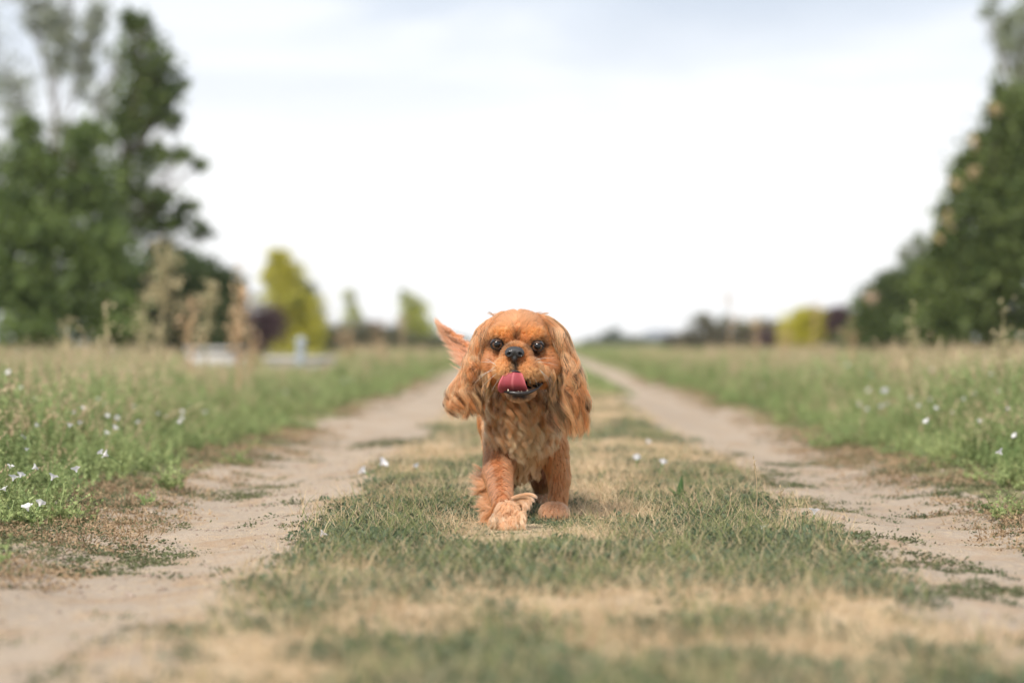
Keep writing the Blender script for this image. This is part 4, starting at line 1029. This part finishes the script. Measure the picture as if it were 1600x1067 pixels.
def grow(P, Nn, flow, L, K=7, lift=.5, grav=.3, amp=0.0, lam=.03, push=True, curl=0.0):
    """guides from roots P along normals bending into flow(P) with wave"""
    n = len(P); L = np.broadcast_to(L, (n,)); out = [P.copy()]; p = P.copy()
    ph = P[:, 0] * 95 + P[:, 2] * 60 + hr.normal(0, .7, n); u = unit(np.cross(Nn, hr.normal(size=(n, 3)) * .5 + np.array([0, 0, 1.0]))); 
    off_prev = 0
    for k in range(1, K):
        s_ = k / (K - 1)
        f = flow(p)
        d = unit(Nn * (lift * (1 - s_)) + f * (.5 + .5 * s_) + np.array([0, 0, -1.0]) * grav * s_)
        if curl: d = unit(d + curl * s_ * (u * np.cos(ph)[:, None] + np.cross(d, u) * np.sin(ph + 4 * s_)[:, None]))
        p = p + d * (L / (K - 1))[:, None]
        if push:
            v = D.val(p); q = v < .002
            if q.any(): p[q] += D.grad(p[q]) * (.002 - v[q] + .001)[:, None]
        q = p
        if amp:
            w = np.cross(d, u); A = amp * min(1, s_ * 2.2)
            q = p + A * (u * np.sin(ph + 6.28 * s_ * L / lam)[:, None] + w * .8 * np.cos(ph + 6.28 * s_ * L / lam)[:, None])
        out.append(q.copy())
    return np.stack(out, 1)
def children(Gd, m, r, clump=.7, frizz=.0006, lenv=.25):
    n, K, _ = Gd.shape
    off = hr.normal(0, 1, (n, m, 3)); off = unit(off) * (r * hr.uniform(0, 1, (n, m, 1)) ** .5)
    s_ = np.linspace(0, 1, K)[None, None, :, None]
    cut = 1 - lenv * hr.uniform(0, 1, (n, m))
    # strand stops at 'cut' of the guide
    idx = np.linspace(0, 1, K)[None, None, :] * cut[..., None] * (K - 1)
    i0 = np.minimum(np.floor(idx).astype(int), K - 2); f = (idx - i0)[..., None]
    g = Gd[np.arange(n)[:, None, None], i0] * (1 - f) + Gd[np.arange(n)[:, None, None], i0 + 1] * f
    fz = np.cumsum(hr.normal(0, 1, (n, m, K, 3)), axis=2) * frizz * (s_ > 0)
    return (g + off[:, :, None, :] * (1 - clump * s_) + fz).reshape(n * m, K, 3)
def ccol(base, m, lock=.25, strand=.15, light=None, lm=-.1, ls=.35):
    """colour for m children of every guide, varied per lock and per strand"""
    n = len(base)
    k = np.exp(hr.normal(0, lock, (n, 1, 1))) * np.exp(hr.normal(0, strand, (n, m, 1)))
    c = base[:, None, :] * k
    if light is not None:
        w = np.clip(hr.normal(lm, ls, (n, 1, 1)) + hr.normal(0, .15, (n, m, 1)), 0, .75); c = c * (1 - w) + np.array(light) * w
    return c.reshape(n * m, 3)
# samples of the surface
tri = bV[bF]; fc = tri.mean(1); ar = np.linalg.norm(np.cross(tri[:, 1] - tri[:, 0], tri[:, 2] - tri[:, 0]), axis=1)
def sample(n, w):
    q = ar * w; q = q / q.sum(); f = hr.choice(len(fc), n, p=q); a = hr.uniform(0, 1, (n, 2))
    P = tri[f, 0] + (tri[f, 1] - tri[f, 0]) * a[:, :1] + (tri[f, 3] - tri[f, 0]) * a[:, 1:]
    P = P - D.grad(P) * D.val(P)[:, None] - D.grad(P) * .0006
    return P, D.grad(P), D.reg(P)
fR = D.reg(fc); fpx, fpy = topx(fc); fN = D.grad(fc)
def free(px, py, P, R):
    """where short hair may grow: not on eyes, nose or in the mouth"""
    k = np.ones(len(px), bool)
    for e_ in EYES:
        ex, ey = 800 + e_[0] * F / e_[1], PY0 + (H - e_[2]) * F / e_[1]
        k &= ~((((px - ex) / 10.0) ** 2 + ((py - ey - .6) / 7.0) ** 2 < 1) & (P[:, 1] < 4.76))
    k &= ~((((px - 804) / 13) ** 2 + ((py - 552) / 9.5) ** 2 < 1) & (P[:, 1] < 4.70))
    k &= ~((((px - 812) / 22) ** 2 + ((py - 599) / 11) ** 2 < 1) & (P[:, 1] < 4.81))
    k &= ~((((((px - 837) * .9 - (py - 600) * .4) / 16) ** 2 + (((py - 600) * .9 + (px - 837) * .4) / 5.5) ** 2) < 1) & (P[:, 1] < 4.81))
    return k
fk = free(fpx, fpy, fc, fR)
isface = np.isin(fR, (HEAD, MUZ, JAW)) & (fc[:, 1] < 4.80)
def flow_face(P):
    v = P - NOSE; v[:, 1] *= .6; v = unit(v)
    px, py = topx(P)
    up = (py < 535)[:, None]
    v = np.where(up, unit(v + np.array([0, .5, .2]) + np.stack([np.sign(px - 808) * .5, 0 * px, 0 * px], 1)), unit(v + np.array([0, .25, -.25])))
    n = D.grad(P); return unit(v - n * (v * n).sum(1, keepdims=True) * .9)
def flow_down(P):
    n = D.grad(P); v = np.tile([0.0, .15, -1.0], (len(P), 1)); return unit(v - n * (v * n).sum(1, keepdims=True) * .7)
def flow_back(P):
    n = D.grad(P); v = np.tile([0.0, 1.0, -.35], (len(P), 1)); return unit(v - n * (v * n).sum(1, keepdims=True) * .85)
# short coat of the face
P, Nn, R = sample(7000, (isface & fk) * np.where(fN[:, 1] < .3, 1.0, .15))
px, py = topx(P); dn = np.linalg.norm(P - NOSE, axis=1)
L = np.clip(.0034 + .080 * (dn - .03), .0034, .012); L = np.where(py < 512, L + .006, L)
for e_ in EYES: L = L * (1 - .6 * np.exp(-(np.linalg.norm(P - e_, axis=1) / .02) ** 2))
G_ = grow(P, Nn, flow_face, L, K=5, lift=.14, grav=.02)
base = coat(P, R)
S = children(G_, 12, .0034, .0, .00016, .45)
strands('face_fur', S, .00016, .00005, ccol(base, 12, .13, .2), dog)
# body coat
bod = np.isin(fR, (NECK, BODY, TAIL)) | (np.isin(fR, (HEAD,)) & (fc[:, 1] >= 4.80)) | (fR == EARR)
P, Nn, R = sample(2600, bod * np.where(fc[:, 1] < 5.0, 1.6, .8))
G_ = grow(P, Nn, lambda q: unit(flow_back(q) + flow_down(q) * .7), np.where(R == EARR, .018, .026), K=6, lift=.4, grav=.2, amp=.001, lam=.02)
ok = ~((G_[:, -1, 0] > .03) & (G_[:, -1, 2] < .10) & (G_[:, -1, 1] < 5.1)); G_ = G_[ok]; P = P[ok]; R = R[ok]
strands('body_fur', children(G_, 12, .005, .6, .0005), .00022, .00005, ccol(coat(P, R), 12, .2, .15), dog)
# legs
lg = np.isin(fR, (LEGF, LEGP, HIND, PAW))
P, Nn, R = sample(5600, lg * np.where(fR == PAW, 1.7, 1.0) * np.where(fc[:, 1] < 5.05, 1.3, .7))
G_ = grow(P, Nn, flow_down, np.where(R == PAW, .010, np.where(R == LEGF, .018, .018)), K=5, lift=.35, grav=.1, amp=.0006, lam=.02)
ok = G_[:, -1, 2] > .001
strands('leg_fur', children(G_[ok], 11, .003, .2, .0002), .0002, .00005, ccol(coat(P, R)[ok], 11, .12, .15), dog)
# long wavy bib
def bib(P):
    px, py = topx(P); cx = (815 - px) / 60.0
    return unit(np.stack([cx * np.clip((py - 640) / 60, 0, 1) * .35, np.full(len(px), -.12), np.full(len(px), -1.0)], 1))
chw = np.isin(fR, (NECK, BODY)) & (fN[:, 1] < .15) & (fc[:, 1] < 5.0) & (fpy > 606) & (fpy < 700 - np.abs(fpx - 815) * .35) & (fpx > 764) & (fpx < 868)
P, Nn, R = sample(420, chw * 1.0)
px, py = topx(P)
L = hr.uniform(.038, .058, len(P)) * np.where(py > 670, .75, 1.0)
G_ = grow(P, Nn, bib, L, K=16, lift=.30, grav=.2, amp=.0058, lam=.036, curl=.1)
strands('chest_fur', children(G_, 70, .0085, .45, .00034, .35), .00021, .00006, ccol(coat(P, R), 70, .25, .22, (.80, .56, .34), .12, .45), dog, 'long pale wavy fur of the chest')
# belly and inner fringe behind the bib
P, Nn, R = sample(160, ((fR == BODY) | (fR == LEGP)) * (fN[:, 2] < .1) * (fc[:, 1] > 4.88) * (fc[:, 1] < 5.15) * (fpy > 680) * (fpy < 735) * (fpx < 842))
G_ = grow(P, Nn, lambda q: np.tile([0, .1, -1.0], (len(q), 1)), hr.uniform(.02, .032, len(P)), K=9, lift=.2, grav=.4, amp=.003, lam=.03)
strands('belly_fur', children(G_, 36, .006, .75, .0004), .00021, .00006, ccol(coat(P, R), 36, .2, .12, (.62, .38, .22)), dog)
# cheek and throat ruff framing the jaw
P, Nn, R = sample(110, (isface | (fR == NECK)) * (fpy > 575) * (fpy < 640) * ((np.abs(fpx - 812) > 44)) * (fN[:, 1] < .4) * (np.abs(fpx - 812) < 60))
G_ = grow(P, Nn, lambda q: np.tile([0, .0, -1.0], (len(q), 1)), hr.uniform(.03, .05, len(P)), K=10, lift=.25, grav=.3, amp=.0025, lam=.03)
strands('throat_fur', children(G_, 36, .005, .75, .0003), .0002, .00006, ccol(np.tile([.34, .15, .06], (len(P), 1)), 36, .45, .15, (.60, .38, .2)), dog)

# ears: locks that run down the flap
def ear(name, path, d0, label, seed, nlock, inner):
    r = np.random.default_rng(seed)
    path = np.array(path, float); tk = path[:, 0]
    t0 = r.uniform(0, 1, nlock) ** 1.2 * .62; L_t = r.uniform(.34, .62, nlock); t1 = np.minimum(t0 + L_t, r.uniform(.93, 1.03, nlock))
    sl = r.uniform(-1, 1, nlock); dr = r.normal(0, .16, nlock); lay = r.uniform(0, 1, nlock)
    K = 16; G_ = np.zeros((nlock, K, 3)); ph = sl * 3.2 + lay * 1.5 + r.normal(0, .5, nlock); lam = r.uniform(.30, .38, nlock); ph = ph + t0 * 6.28 / .34
    for k in range(K):
        q = k / (K - 1); t = t0 + (t1 - t0) * q
        cx = np.interp(t, tk, path[:, 1]); cy = np.interp(t, tk, path[:, 2]); w = np.interp(t, tk, path[:, 3])
        s_ = np.clip(sl + dr * q, -1.02, 1.02)
        A = np.clip(t * 1.6 - .15, .05, 1) * np.minimum(1, q * 2.5) * 7.0
        x = cx + s_ * w * .93 + A * np.sin(ph + 6.28 * t / lam) * 1.0
        y = cy + A * .45 * np.cos(ph * 1.3 + 6.28 * t / lam)
        y = y + np.where(t > .97, 0, 0)
        th = .020 * np.sqrt(np.clip(1 - (s_ * .9) ** 2, .05, 1)) * np.interp(t, [0, .2, .8, 1.1], [.35, .8, 1, .6])
        d = d0 - th * (.25 + .9 * lay) * np.minimum(1, .35 + q * 2) - .0035 * np.sin(ph + 1.5 + 6.28 * t / lam) * np.clip(t * 1.5, 0, 1)
        G_[:, k, :] = np.stack([(x - 800) * d / F, d, H - (y - PY0) * d / F], 1)
    # keep out of the cheek and skull
    f = G_.reshape(-1, 3); v = D.val(f); q = v < .0015; f[q] += D.grad(f[q]) * (.0025 - v[q])[:, None]; G_ = f.reshape(nlock, K, 3)
    dark = np.clip(1.5 * np.exp(-((sl - inner * .72) / .35) ** 2) + .75 * (1 - lay) + r.normal(0, .35, nlock), 0, 1) * np.interp(t0, [0, .1, .6], [.35, .9, .6])  # dark streaks, plus painted shadow on the locks next to the face
    base = np.array([.52, .19, .068])[None] * (1 - dark[:, None]) + np.array([.08, .026, .011]) * dark[:, None]
    m = 84
    Cc = ccol(base, m, .48, .24, (.74, .43, .22), 0.0, .5)
    fl = hr.choice(nlock, 90); FG = G_[fl] + np.cumsum(hr.normal(0, .0011, (90, K, 3)), axis=1)
    strands('loose_hair', children(FG, 5, .009, .1, .0007, .2), .00014, .00004, ccol(np.tile([.78, .42, .22], (90, 1)), 5, .2, .2), dog)
    strands(name, children(G_, m, .0072, .50, .00034, .22), .00021, .00006, Cc, dog, label)
ear('ear_fur', [(0, 784, 496, 6), (.06, 770, 503, 8), (.14, 757, 516, 11), (.3, 747, 545, 12), (.5, 741, 580, 16), (.72, 728, 613, 27), (.88, 727, 636, 27), (1, 734, 655, 20)], 4.782, 'wavy fur of the ear that swings out', 5, 300, 1)
ear('ear_fur', [(0, 842, 495, 6), (.06, 857, 502, 8), (.14, 871, 518, 12), (.3, 882, 550, 14), (.5, 887, 588, 21), (.72, 887, 625, 29), (.88, 888, 655, 29), (1, 893, 686, 21)], 4.782, 'long wavy fur of the ear that hangs straight', 6, 360, -1)
# flaring feather of the raised leg
n = 150; f = hr.uniform(0, 1, n); root = np.stack([np.interp(f, [0, .5, 1], v) for v in np.array([W(770, 735, 4.87), W(772, 765, 4.80), W(778, 799, 4.64)]).T], 1) + hr.normal(0, .005, (n, 3))
tip = np.stack([np.interp(f, [0, .5, 1], v) for v in np.array([W(736, 738, 4.93), W(744, 772, 4.88), W(750, 818, 4.70)]).T], 1) + hr.normal(0, 1, (n, 3)) * np.array([.008, .01, .012])
def bow(root, tip, K, sag, amp, lam_n):
    q = np.linspace(0, 1, K)[None, :, None]; m = (root + tip) / 2 + sag
    G_ = (1 - q) ** 2 * root[:, None] + 2 * q * (1 - q) * m[:, None] + q ** 2 * tip[:, None]
    ph = hr.uniform(0, 6.28, (len(root), 1)); qq = q[..., 0]
    G_ = G_ + amp * np.minimum(1, 2 * qq)[..., None] * np.stack([np.sin(ph + 6.28 * lam_n * qq), np.cos(ph + 2 + 6.28 * lam_n * qq), np.cos(ph + 6.28 * lam_n * qq)], 2)
    return G_
G_ = bow(root, tip, 10, np.array([0, .01, -.012]), .0022, 1.3)
strands('leg_feather', children(G_, 34, .0045, .55, .0005), .0002, .00005, ccol(np.tile([.60, .25, .11], (n, 1)), 34, .25, .15, (.84, .52, .32)), dog, 'feathery fringe behind the raised front leg')
# curls over the raised paw and its pale tufts
n = 36; k_ = np.arange(n) % 6; root = W(802, 786, 4.635) + np.stack([k_ * .002, 0 * k_, .010 - k_ * .003], 1) + hr.normal(0, 1, (n, 3)) * np.array([.003, .003, .002]); tip = np.stack([W(x, y, 4.61) for x, y in zip(np.array([838, 834, 829, 826, 820, 816])[k_], np.array([778, 786, 790, 797, 800, 804])[k_])]) + hr.normal(0, .0018, (n, 3))
G_ = bow(root, tip, 10, np.array([.012, -.008, .016]), .001, .6)
rel_ = children(G_, 36, .0028, .7, .0003)
strands('paw_feather', rel_, .0002, .00005, ccol(np.tile([.54, .27, .14], (n, 1)), 36, .25, .12, (.70, .46, .31)), dog, 'pale curls over the raised paw')
n = 52; a_ = (np.arange(n) % 4) / 3.0 + hr.normal(0, .06, n); root = np.stack([W(x, y, 4.578) for x, y in zip(772 + 42 * a_, 805 + 10 * np.sin(a_ * 3.1) + hr.uniform(-6, 6, n))]); tip = np.stack([W(x, y, 4.562) for x, y in zip(770 + 46 * a_ + hr.normal(0, 3, n), 824 + 13 * np.sin(a_ * 2.6) + hr.uniform(-5, 2, n))])
tip[:, 2] = np.maximum(tip[:, 2], .002)
G_ = bow(root, tip, 8, np.array([0, -.009, .002]), .0026, 1.2)
strands('toe_fur', children(G_, 30, .0030, .6, .0003), .0002, .00005, ccol(np.tile([.58, .32, .18], (n, 1)), 30, .35, .2, (.70, .48, .33)), dog, 'pale fur between the toes of the raised paw')
# tail plume
n = 130; f = hr.uniform(0, 1, n) ** .8; root = np.stack([np.interp(f, [0, .33, .66, 1], tl[:, k]) for k in range(3)], 1) + hr.normal(0, .004, (n, 3))
tips = np.array([W(712, 562, 5.33), W(700, 545, 5.35), W(688, 520, 5.38), W(679, 497, 5.40)])
tip = np.stack([np.interp(f, [0, .33, .66, 1], tips[:, k]) for k in range(3)], 1) + hr.normal(0, .008, (n, 3)) * np.array([1, 1, 1]) * (1.15 - f)[:, None]
G_ = bow(root, tip, 9, np.array([0, .0, -.008]), .002, .9)
strands('tail_fur', children(G_, 34, .006, .75, .0005), .00024, .00006, ccol(np.tile([.50, .20, .10], (n, 1)), 34, .2, .15, (.66, .34, .20)), dog, 'raised plume of the tail behind the ear')
# loose hairs on the crown of the head and the whiskers
n = 40; root = np.stack([W(x, 492 + abs(x - 810) * .09, 4.79) for x in hr.uniform(770, 850, n)]); tip = root + np.stack([hr.normal(0, .016, n), hr.uniform(-.01, .02, n), hr.uniform(.002, .009, n)], 1)
strands('topknot', children(bow(root, tip, 7, np.array([0, 0, .006]), .001, .8), 16, .002, .5, .0004), .00016, .00004, ccol(np.tile([.40, .17, .08], (n, 1)), 16), dog)
wr = []; wt = []
for (x0, y0, x1, y1, sg) in [(776, 577, 745, 590, .004), (774, 573, 742, 598, .004), (777, 583, 752, 606, .004), (773, 568, 750, 566, .002), (775, 571, 757, 560, .002), (842, 576, 862, 602, .010), (844, 578, 858, 604, .010), (838, 574, 864, 598, .012), (840, 566, 872, 571, .003), (838, 562, 866, 560, .003), (782, 590, 768, 612, .002), (836, 592, 840, 604, .0), (828, 592, 830, 603, 0)]:
    wr.append(W(x0, y0, 4.662)); wt.append(W(x1, y1, 4.68)); 
wr, wt = np.array(wr), np.array(wt)
G_ = bow(wr, wt, 9, np.array([0, -.004, .004]), 0, 1)
strands('whiskers', G_, .00030, .00008, np.tile([.86, .76, .62], (len(wr), 1)), dog)

# eyes
me_, nt = mat_new('dog_eye'); out = nt.nodes.new('ShaderNodeOutputMaterial'); p = nt.nodes.new('ShaderNodeBsdfPrincipled')
tc = nt.nodes.new('ShaderNodeTexCoord'); sp = nt.nodes.new('ShaderNodeSeparateXYZ'); nt.links.new(tc.outputs['Object'], sp.inputs[0])
rr_ = math_n(nt, 'SQRT', math_n(nt, 'ADD', math_n(nt, 'POWER', sp.outputs[0], 2.0), math_n(nt, 'POWER', sp.outputs[2], 2.0)))
rn = math_n(nt, 'DIVIDE', rr_, 0.0138)
cr = ramp(nt, rn, [(.42, (.003, .002, .002)), (.47, (.06, .026, .012)), (.62, (.12, .055, .026)), (.70, (.012, .008, .006)), (.98, (.008, .006, .005))])
nt.links.new(cr.outputs[0], p.inputs['Base Color']); p.inputs['Specular IOR Level'].default_value = .1; p.inputs['Roughness'].default_value = .4; p.inputs['Coat Weight'].default_value = 1; p.inputs['Coat Roughness'].default_value = .02; p.inputs['Coat IOR'].default_value = 1.5
nt.links.new(p.outputs[0], out.inputs[0])
M_lid = simple_mat('eyelid_skin', (.012, .008, .007), .6, .2)
def ball(R_, nu=28, nv=18, sc3=(1, 1, 1)):
    V = []; 
    for i in range(nv + 1):
        th = math.pi * i / nv
        for j in range(nu): V.append((R_ * math.sin(th) * math.cos(2 * math.pi * j / nu) * sc3[0], R_ * math.cos(th) * sc3[1], R_ * math.sin(th) * math.sin(2 * math.pi * j / nu) * sc3[2]))
    return np.array(V), np.array([(i * nu + j, (i + 1) * nu + j, (i + 1) * nu + (j + 1) % nu, i * nu + (j + 1) % nu) for i in range(nv) for j in range(nu)])
for k, e_ in enumerate(EYES):
    V, Fc = ball(.0138)
    o = mesh_np('eye', V, Fc, me_, smooth=True); o.parent = dog; o.location = Vector(e_) - dog.location; o['label'] = 'dark brown eye ' + ('beside the ear that swings out' if k == 0 else 'beside the ear that hangs straight')
    o.rotation_euler = (math.radians(-2), 0, math.radians(3 if k == 0 else -2))
    n = 28; a_ = np.linspace(0, 2 * np.pi, n, endpoint=False)
    x = .0122 * np.cos(a_); z = .0100 * np.sin(a_) * np.abs(np.sin(a_)) ** .18; z = np.where(z > 0, z * .66, z * .86) + .0002
    y = -np.sqrt(np.clip(0.0141 ** 2 - x * x - z * z, 1e-6, 1)) + .0002
    pts = np.stack([x, y, z], 1) + e_
    V, Fc = tube(np.concatenate([pts, pts[:1]]), .0013, 8)
    l = rel(mesh_np('eyelid', V, Fc, M_lid, smooth=True), dog)
# nose
NS = Sdf(NOSE - .028, NOSE + .028, .0009)
NS.ell(W(804, 549, 4.664), (.0155, .013, .0085), k=.003); NS.ell(W(797, 552.5, 4.661), (.0085, .011, .0075), k=.004); NS.ell(W(811, 552.5, 4.661), (.0085, .011, .0075), k=.004)
NS.ell(W(804, 559, 4.664), (.0055, .010, .0065), k=.004)
NS.ell(W(796, 553, 4.648), (.0042, .009, .0031), k=.0015, sub=True, rot=(-.5, 'Y')); NS.ell(W(812, 553, 4.648), (.0042, .009, .0031), k=.0015, sub=True, rot=(.5, 'Y'))
NS.cap(W(804, 551, 4.6485), W(804, 570, 4.6515), .0007, .0009, k=.002, sub=True)
V, Fc = surface_nets(NS.G, NS.o, NS.st); nc_ = W(804, 553, 4.664); V = nc_ + (V - nc_) * np.array([1.10, 1.05, 1.12])
M_nose = simple_mat('nose_leather', (.016, .015, .015), .5, .4, noise=(.040, .040, .042), noise_scale=700, bump=.5, coat=.25)
rel(mesh_np('nose', V, Fc, M_nose, smooth=True), dog)
# tongue: a broad curled slab with a groove
mt, nt = mat_new('tongue'); out = nt.nodes.new('ShaderNodeOutputMaterial'); p = nt.nodes.new('ShaderNodeBsdfPrincipled')
at = N(nt, 'ShaderNodeAttribute', attribute_name='Col'); nt.links.new(at.outputs['Color'], p.inputs['Base Color']); p.inputs['Roughness'].default_value = .62; p.inputs['Subsurface Weight'].default_value = .1; p.inputs['Subsurface Scale'].default_value = .003; p.inputs['Coat Weight'].default_value = .0; p.inputs['Specular IOR Level'].default_value = .3
no = N(nt, 'ShaderNodeTexNoise', inputs={'Scale': 1500.0, 'Detail': 2.0}); b = nt.nodes.new('ShaderNodeBump'); b.inputs['Strength'].default_value = .35; b.inputs['Distance'].default_value = .0003; nt.links.new(no.outputs[0], b.inputs['Height']); nt.links.new(b.outputs[0], p.inputs['Normal'])
nt.links.new(p.outputs[0], out.inputs[0])
rows = [(580.5, 794, 813, 4.664), (582.5, 789, 816, 4.657), (588, 784.5, 817.5, 4.654), (593, 781.5, 819.5, 4.653), (599, 779, 821, 4.652), (605, 777.5, 823.5, 4.656), (610, 778, 825, 4.664), (614, 782, 823, 4.674)]
nu = 15; V = []; Cc = []
for side in (0, 1):
    for (y, x0, x1, d) in rows:
        for j in range(nu):
            u = j / (nu - 1); x = x0 + (x1 - x0) * u; e = 2 * u - 1
            dd = d + .0035 * abs(e) ** 1.6 - .0028 * abs(e) ** 8 + .0012 * math.exp(-(e / .10) ** 2) + (.0 if side == 0 else .0028)
            V.append(W(x, y, dd)); ed = abs(e) ** 9
            c = np.array((.28, .045, .058)) * (1 - ed) + np.array((.56, .14, .155)) * ed
            c = c + np.array((.16, .07, .07)) * math.exp(-(e / .07) ** 2)
            c = c * (1 - .45 * np.clip((y - 600) / 12, 0, 1) * (1 - abs(e)))
            Cc.append(c)
nr = len(rows); Fc = []
for i in range(nr - 1):
    for j in range(nu - 1):
        a0 = i * nu + j; Fc.append((a0, a0 + nu, a0 + nu + 1, a0 + 1)); a1 = a0 + nr * nu; Fc.append((a1, a1 + 1, a1 + nu + 1, a1 + nu))
    for j in (0, nu - 1): a0 = i * nu + j; a1 = a0 + nr * nu; Fc.append((a0, a1, a1 + nu, a0 + nu) if j == 0 else (a0, a0 + nu, a1 + nu, a1))
for j in range(nu - 1):
    for i in (0, nr - 1): a0 = i * nu + j; a1 = a0 + nr * nu; Fc.append((a0, a0 + 1, a1 + 1, a1) if i == 0 else (a0, a1, a1 + 1, a0 + 1))
rel(mesh_np('tongue', V, Fc, mt, smooth=True, cols=np.array(Cc)), dog)
# black lips and teeth
M_lip = simple_mat('lip_skin', (.015, .013, .014), .4, .4, noise=(.04, .034, .034), noise_scale=300, coat=.1)
def pathw(l): return np.array([W(*q) for q in l])
def smooth_path(p, n):
    p = np.asarray(p); t = np.arange(len(p)); q = np.linspace(0, len(p) - 1, n); out = np.zeros((n, 3))
    for k in range(3): out[:, k] = np.interp(q, t, p[:, k])
    for _ in range(4): out[1:-1] = (out[:-2] + 2 * out[1:-1] + out[2:]) / 4
    return out
lp = smooth_path(pathw([(784, 609, 4.676), (792, 612.5, 4.666), (806, 615, 4.660), (820, 614.5, 4.662), (830, 612, 4.670), (837, 608.5, 4.680), (842, 604.5, 4.690), (847, 600, 4.703)]), 24)
V, Fc = tube(lp, np.interp(np.linspace(0, 1, 24), [0, .2, .5, .7, 1], [.0020, .0038, .0038, .0026, .0014]), 8); rel(mesh_np('lower_lip', V, Fc, M_lip, smooth=True), dog)
lp = smooth_path(pathw([(790, 583, 4.664), (797, 580, 4.660), (804, 579, 4.659), (812, 581, 4.660), (820, 587, 4.664), (829, 594, 4.672), (838, 599, 4.684), (846, 599.5, 4.700)]), 24)
V, Fc = tube(lp, np.interp(np.linspace(0, 1, 24), [0, .3, .6, 1], [.0012, .0016, .0016, .0012]), 8); rel(mesh_np('upper_lip', V, Fc, M_lip, smooth=True), dog)
M_tooth = simple_mat('tooth_enamel', (.55, .48, .36), .3, .5, noise=(.66, .58, .42), noise_scale=200)
for (x, y, d, w, hh) in [(794, 610.5, 4.660, .0015, .0036), (824, 610.5, 4.664, .0014, .0030), (810, 612, 4.662, .0010, .0016), (815, 612, 4.662, .0010, .0016)]:
    p0 = W(x, y, d); V, Fc = tube([p0, p0 + np.array([0, -.0005, hh * .6]), p0 + np.array([0, .0005, hh])], [w, w * .8, w * .15], 7); rel(mesh_np('tooth', V, Fc, M_tooth, smooth=True), dog)
p0 = W(828, 592, 4.674); V, Fc = tube([p0, p0 + np.array([0, -.0008, -.005]), p0 + np.array([.0004, 0, -.0085])], [.0022, .0018, .0004], 7); rel(mesh_np('tooth', V, Fc, M_tooth, smooth=True), dog)
# claws of the planted paw
M_claw = simple_mat('claw', (.08, .06, .05), .35, .5)
for j in range(4):
    p0 = np.array([pp[0] - .018 + .012 * j, 4.866 + .006 * abs(j - 1.5), .010]); V, Fc = tube([p0, p0 + np.array([0, -.005, -.002]), p0 + np.array([0, -.008, -.006])], [.0016, .0013, .0003], 6); rel(mesh_np('claw', V, Fc, M_claw, smooth=True), dog)

# ------------------------------------------------------------------ the air
hm, nt = mat_new('haze_air'); out = nt.nodes.new('ShaderNodeOutputMaterial')
pv = nt.nodes.new('ShaderNodeVolumePrincipled'); pv.inputs['Color'].default_value = (.98, .98, .98, 1); pv.inputs['Density'].default_value = .0004; pv.inputs['Anisotropy'].default_value = .2
nt.links.new(pv.outputs[0], out.inputs['Volume'])
a = Acc(); bxm(a, (-260, -20, -1.2), (260, 330, 14))
o = a.build('haze', hm); tag(o, 'thin pale summer haze over the far meadows', 'haze', kind='stuff')
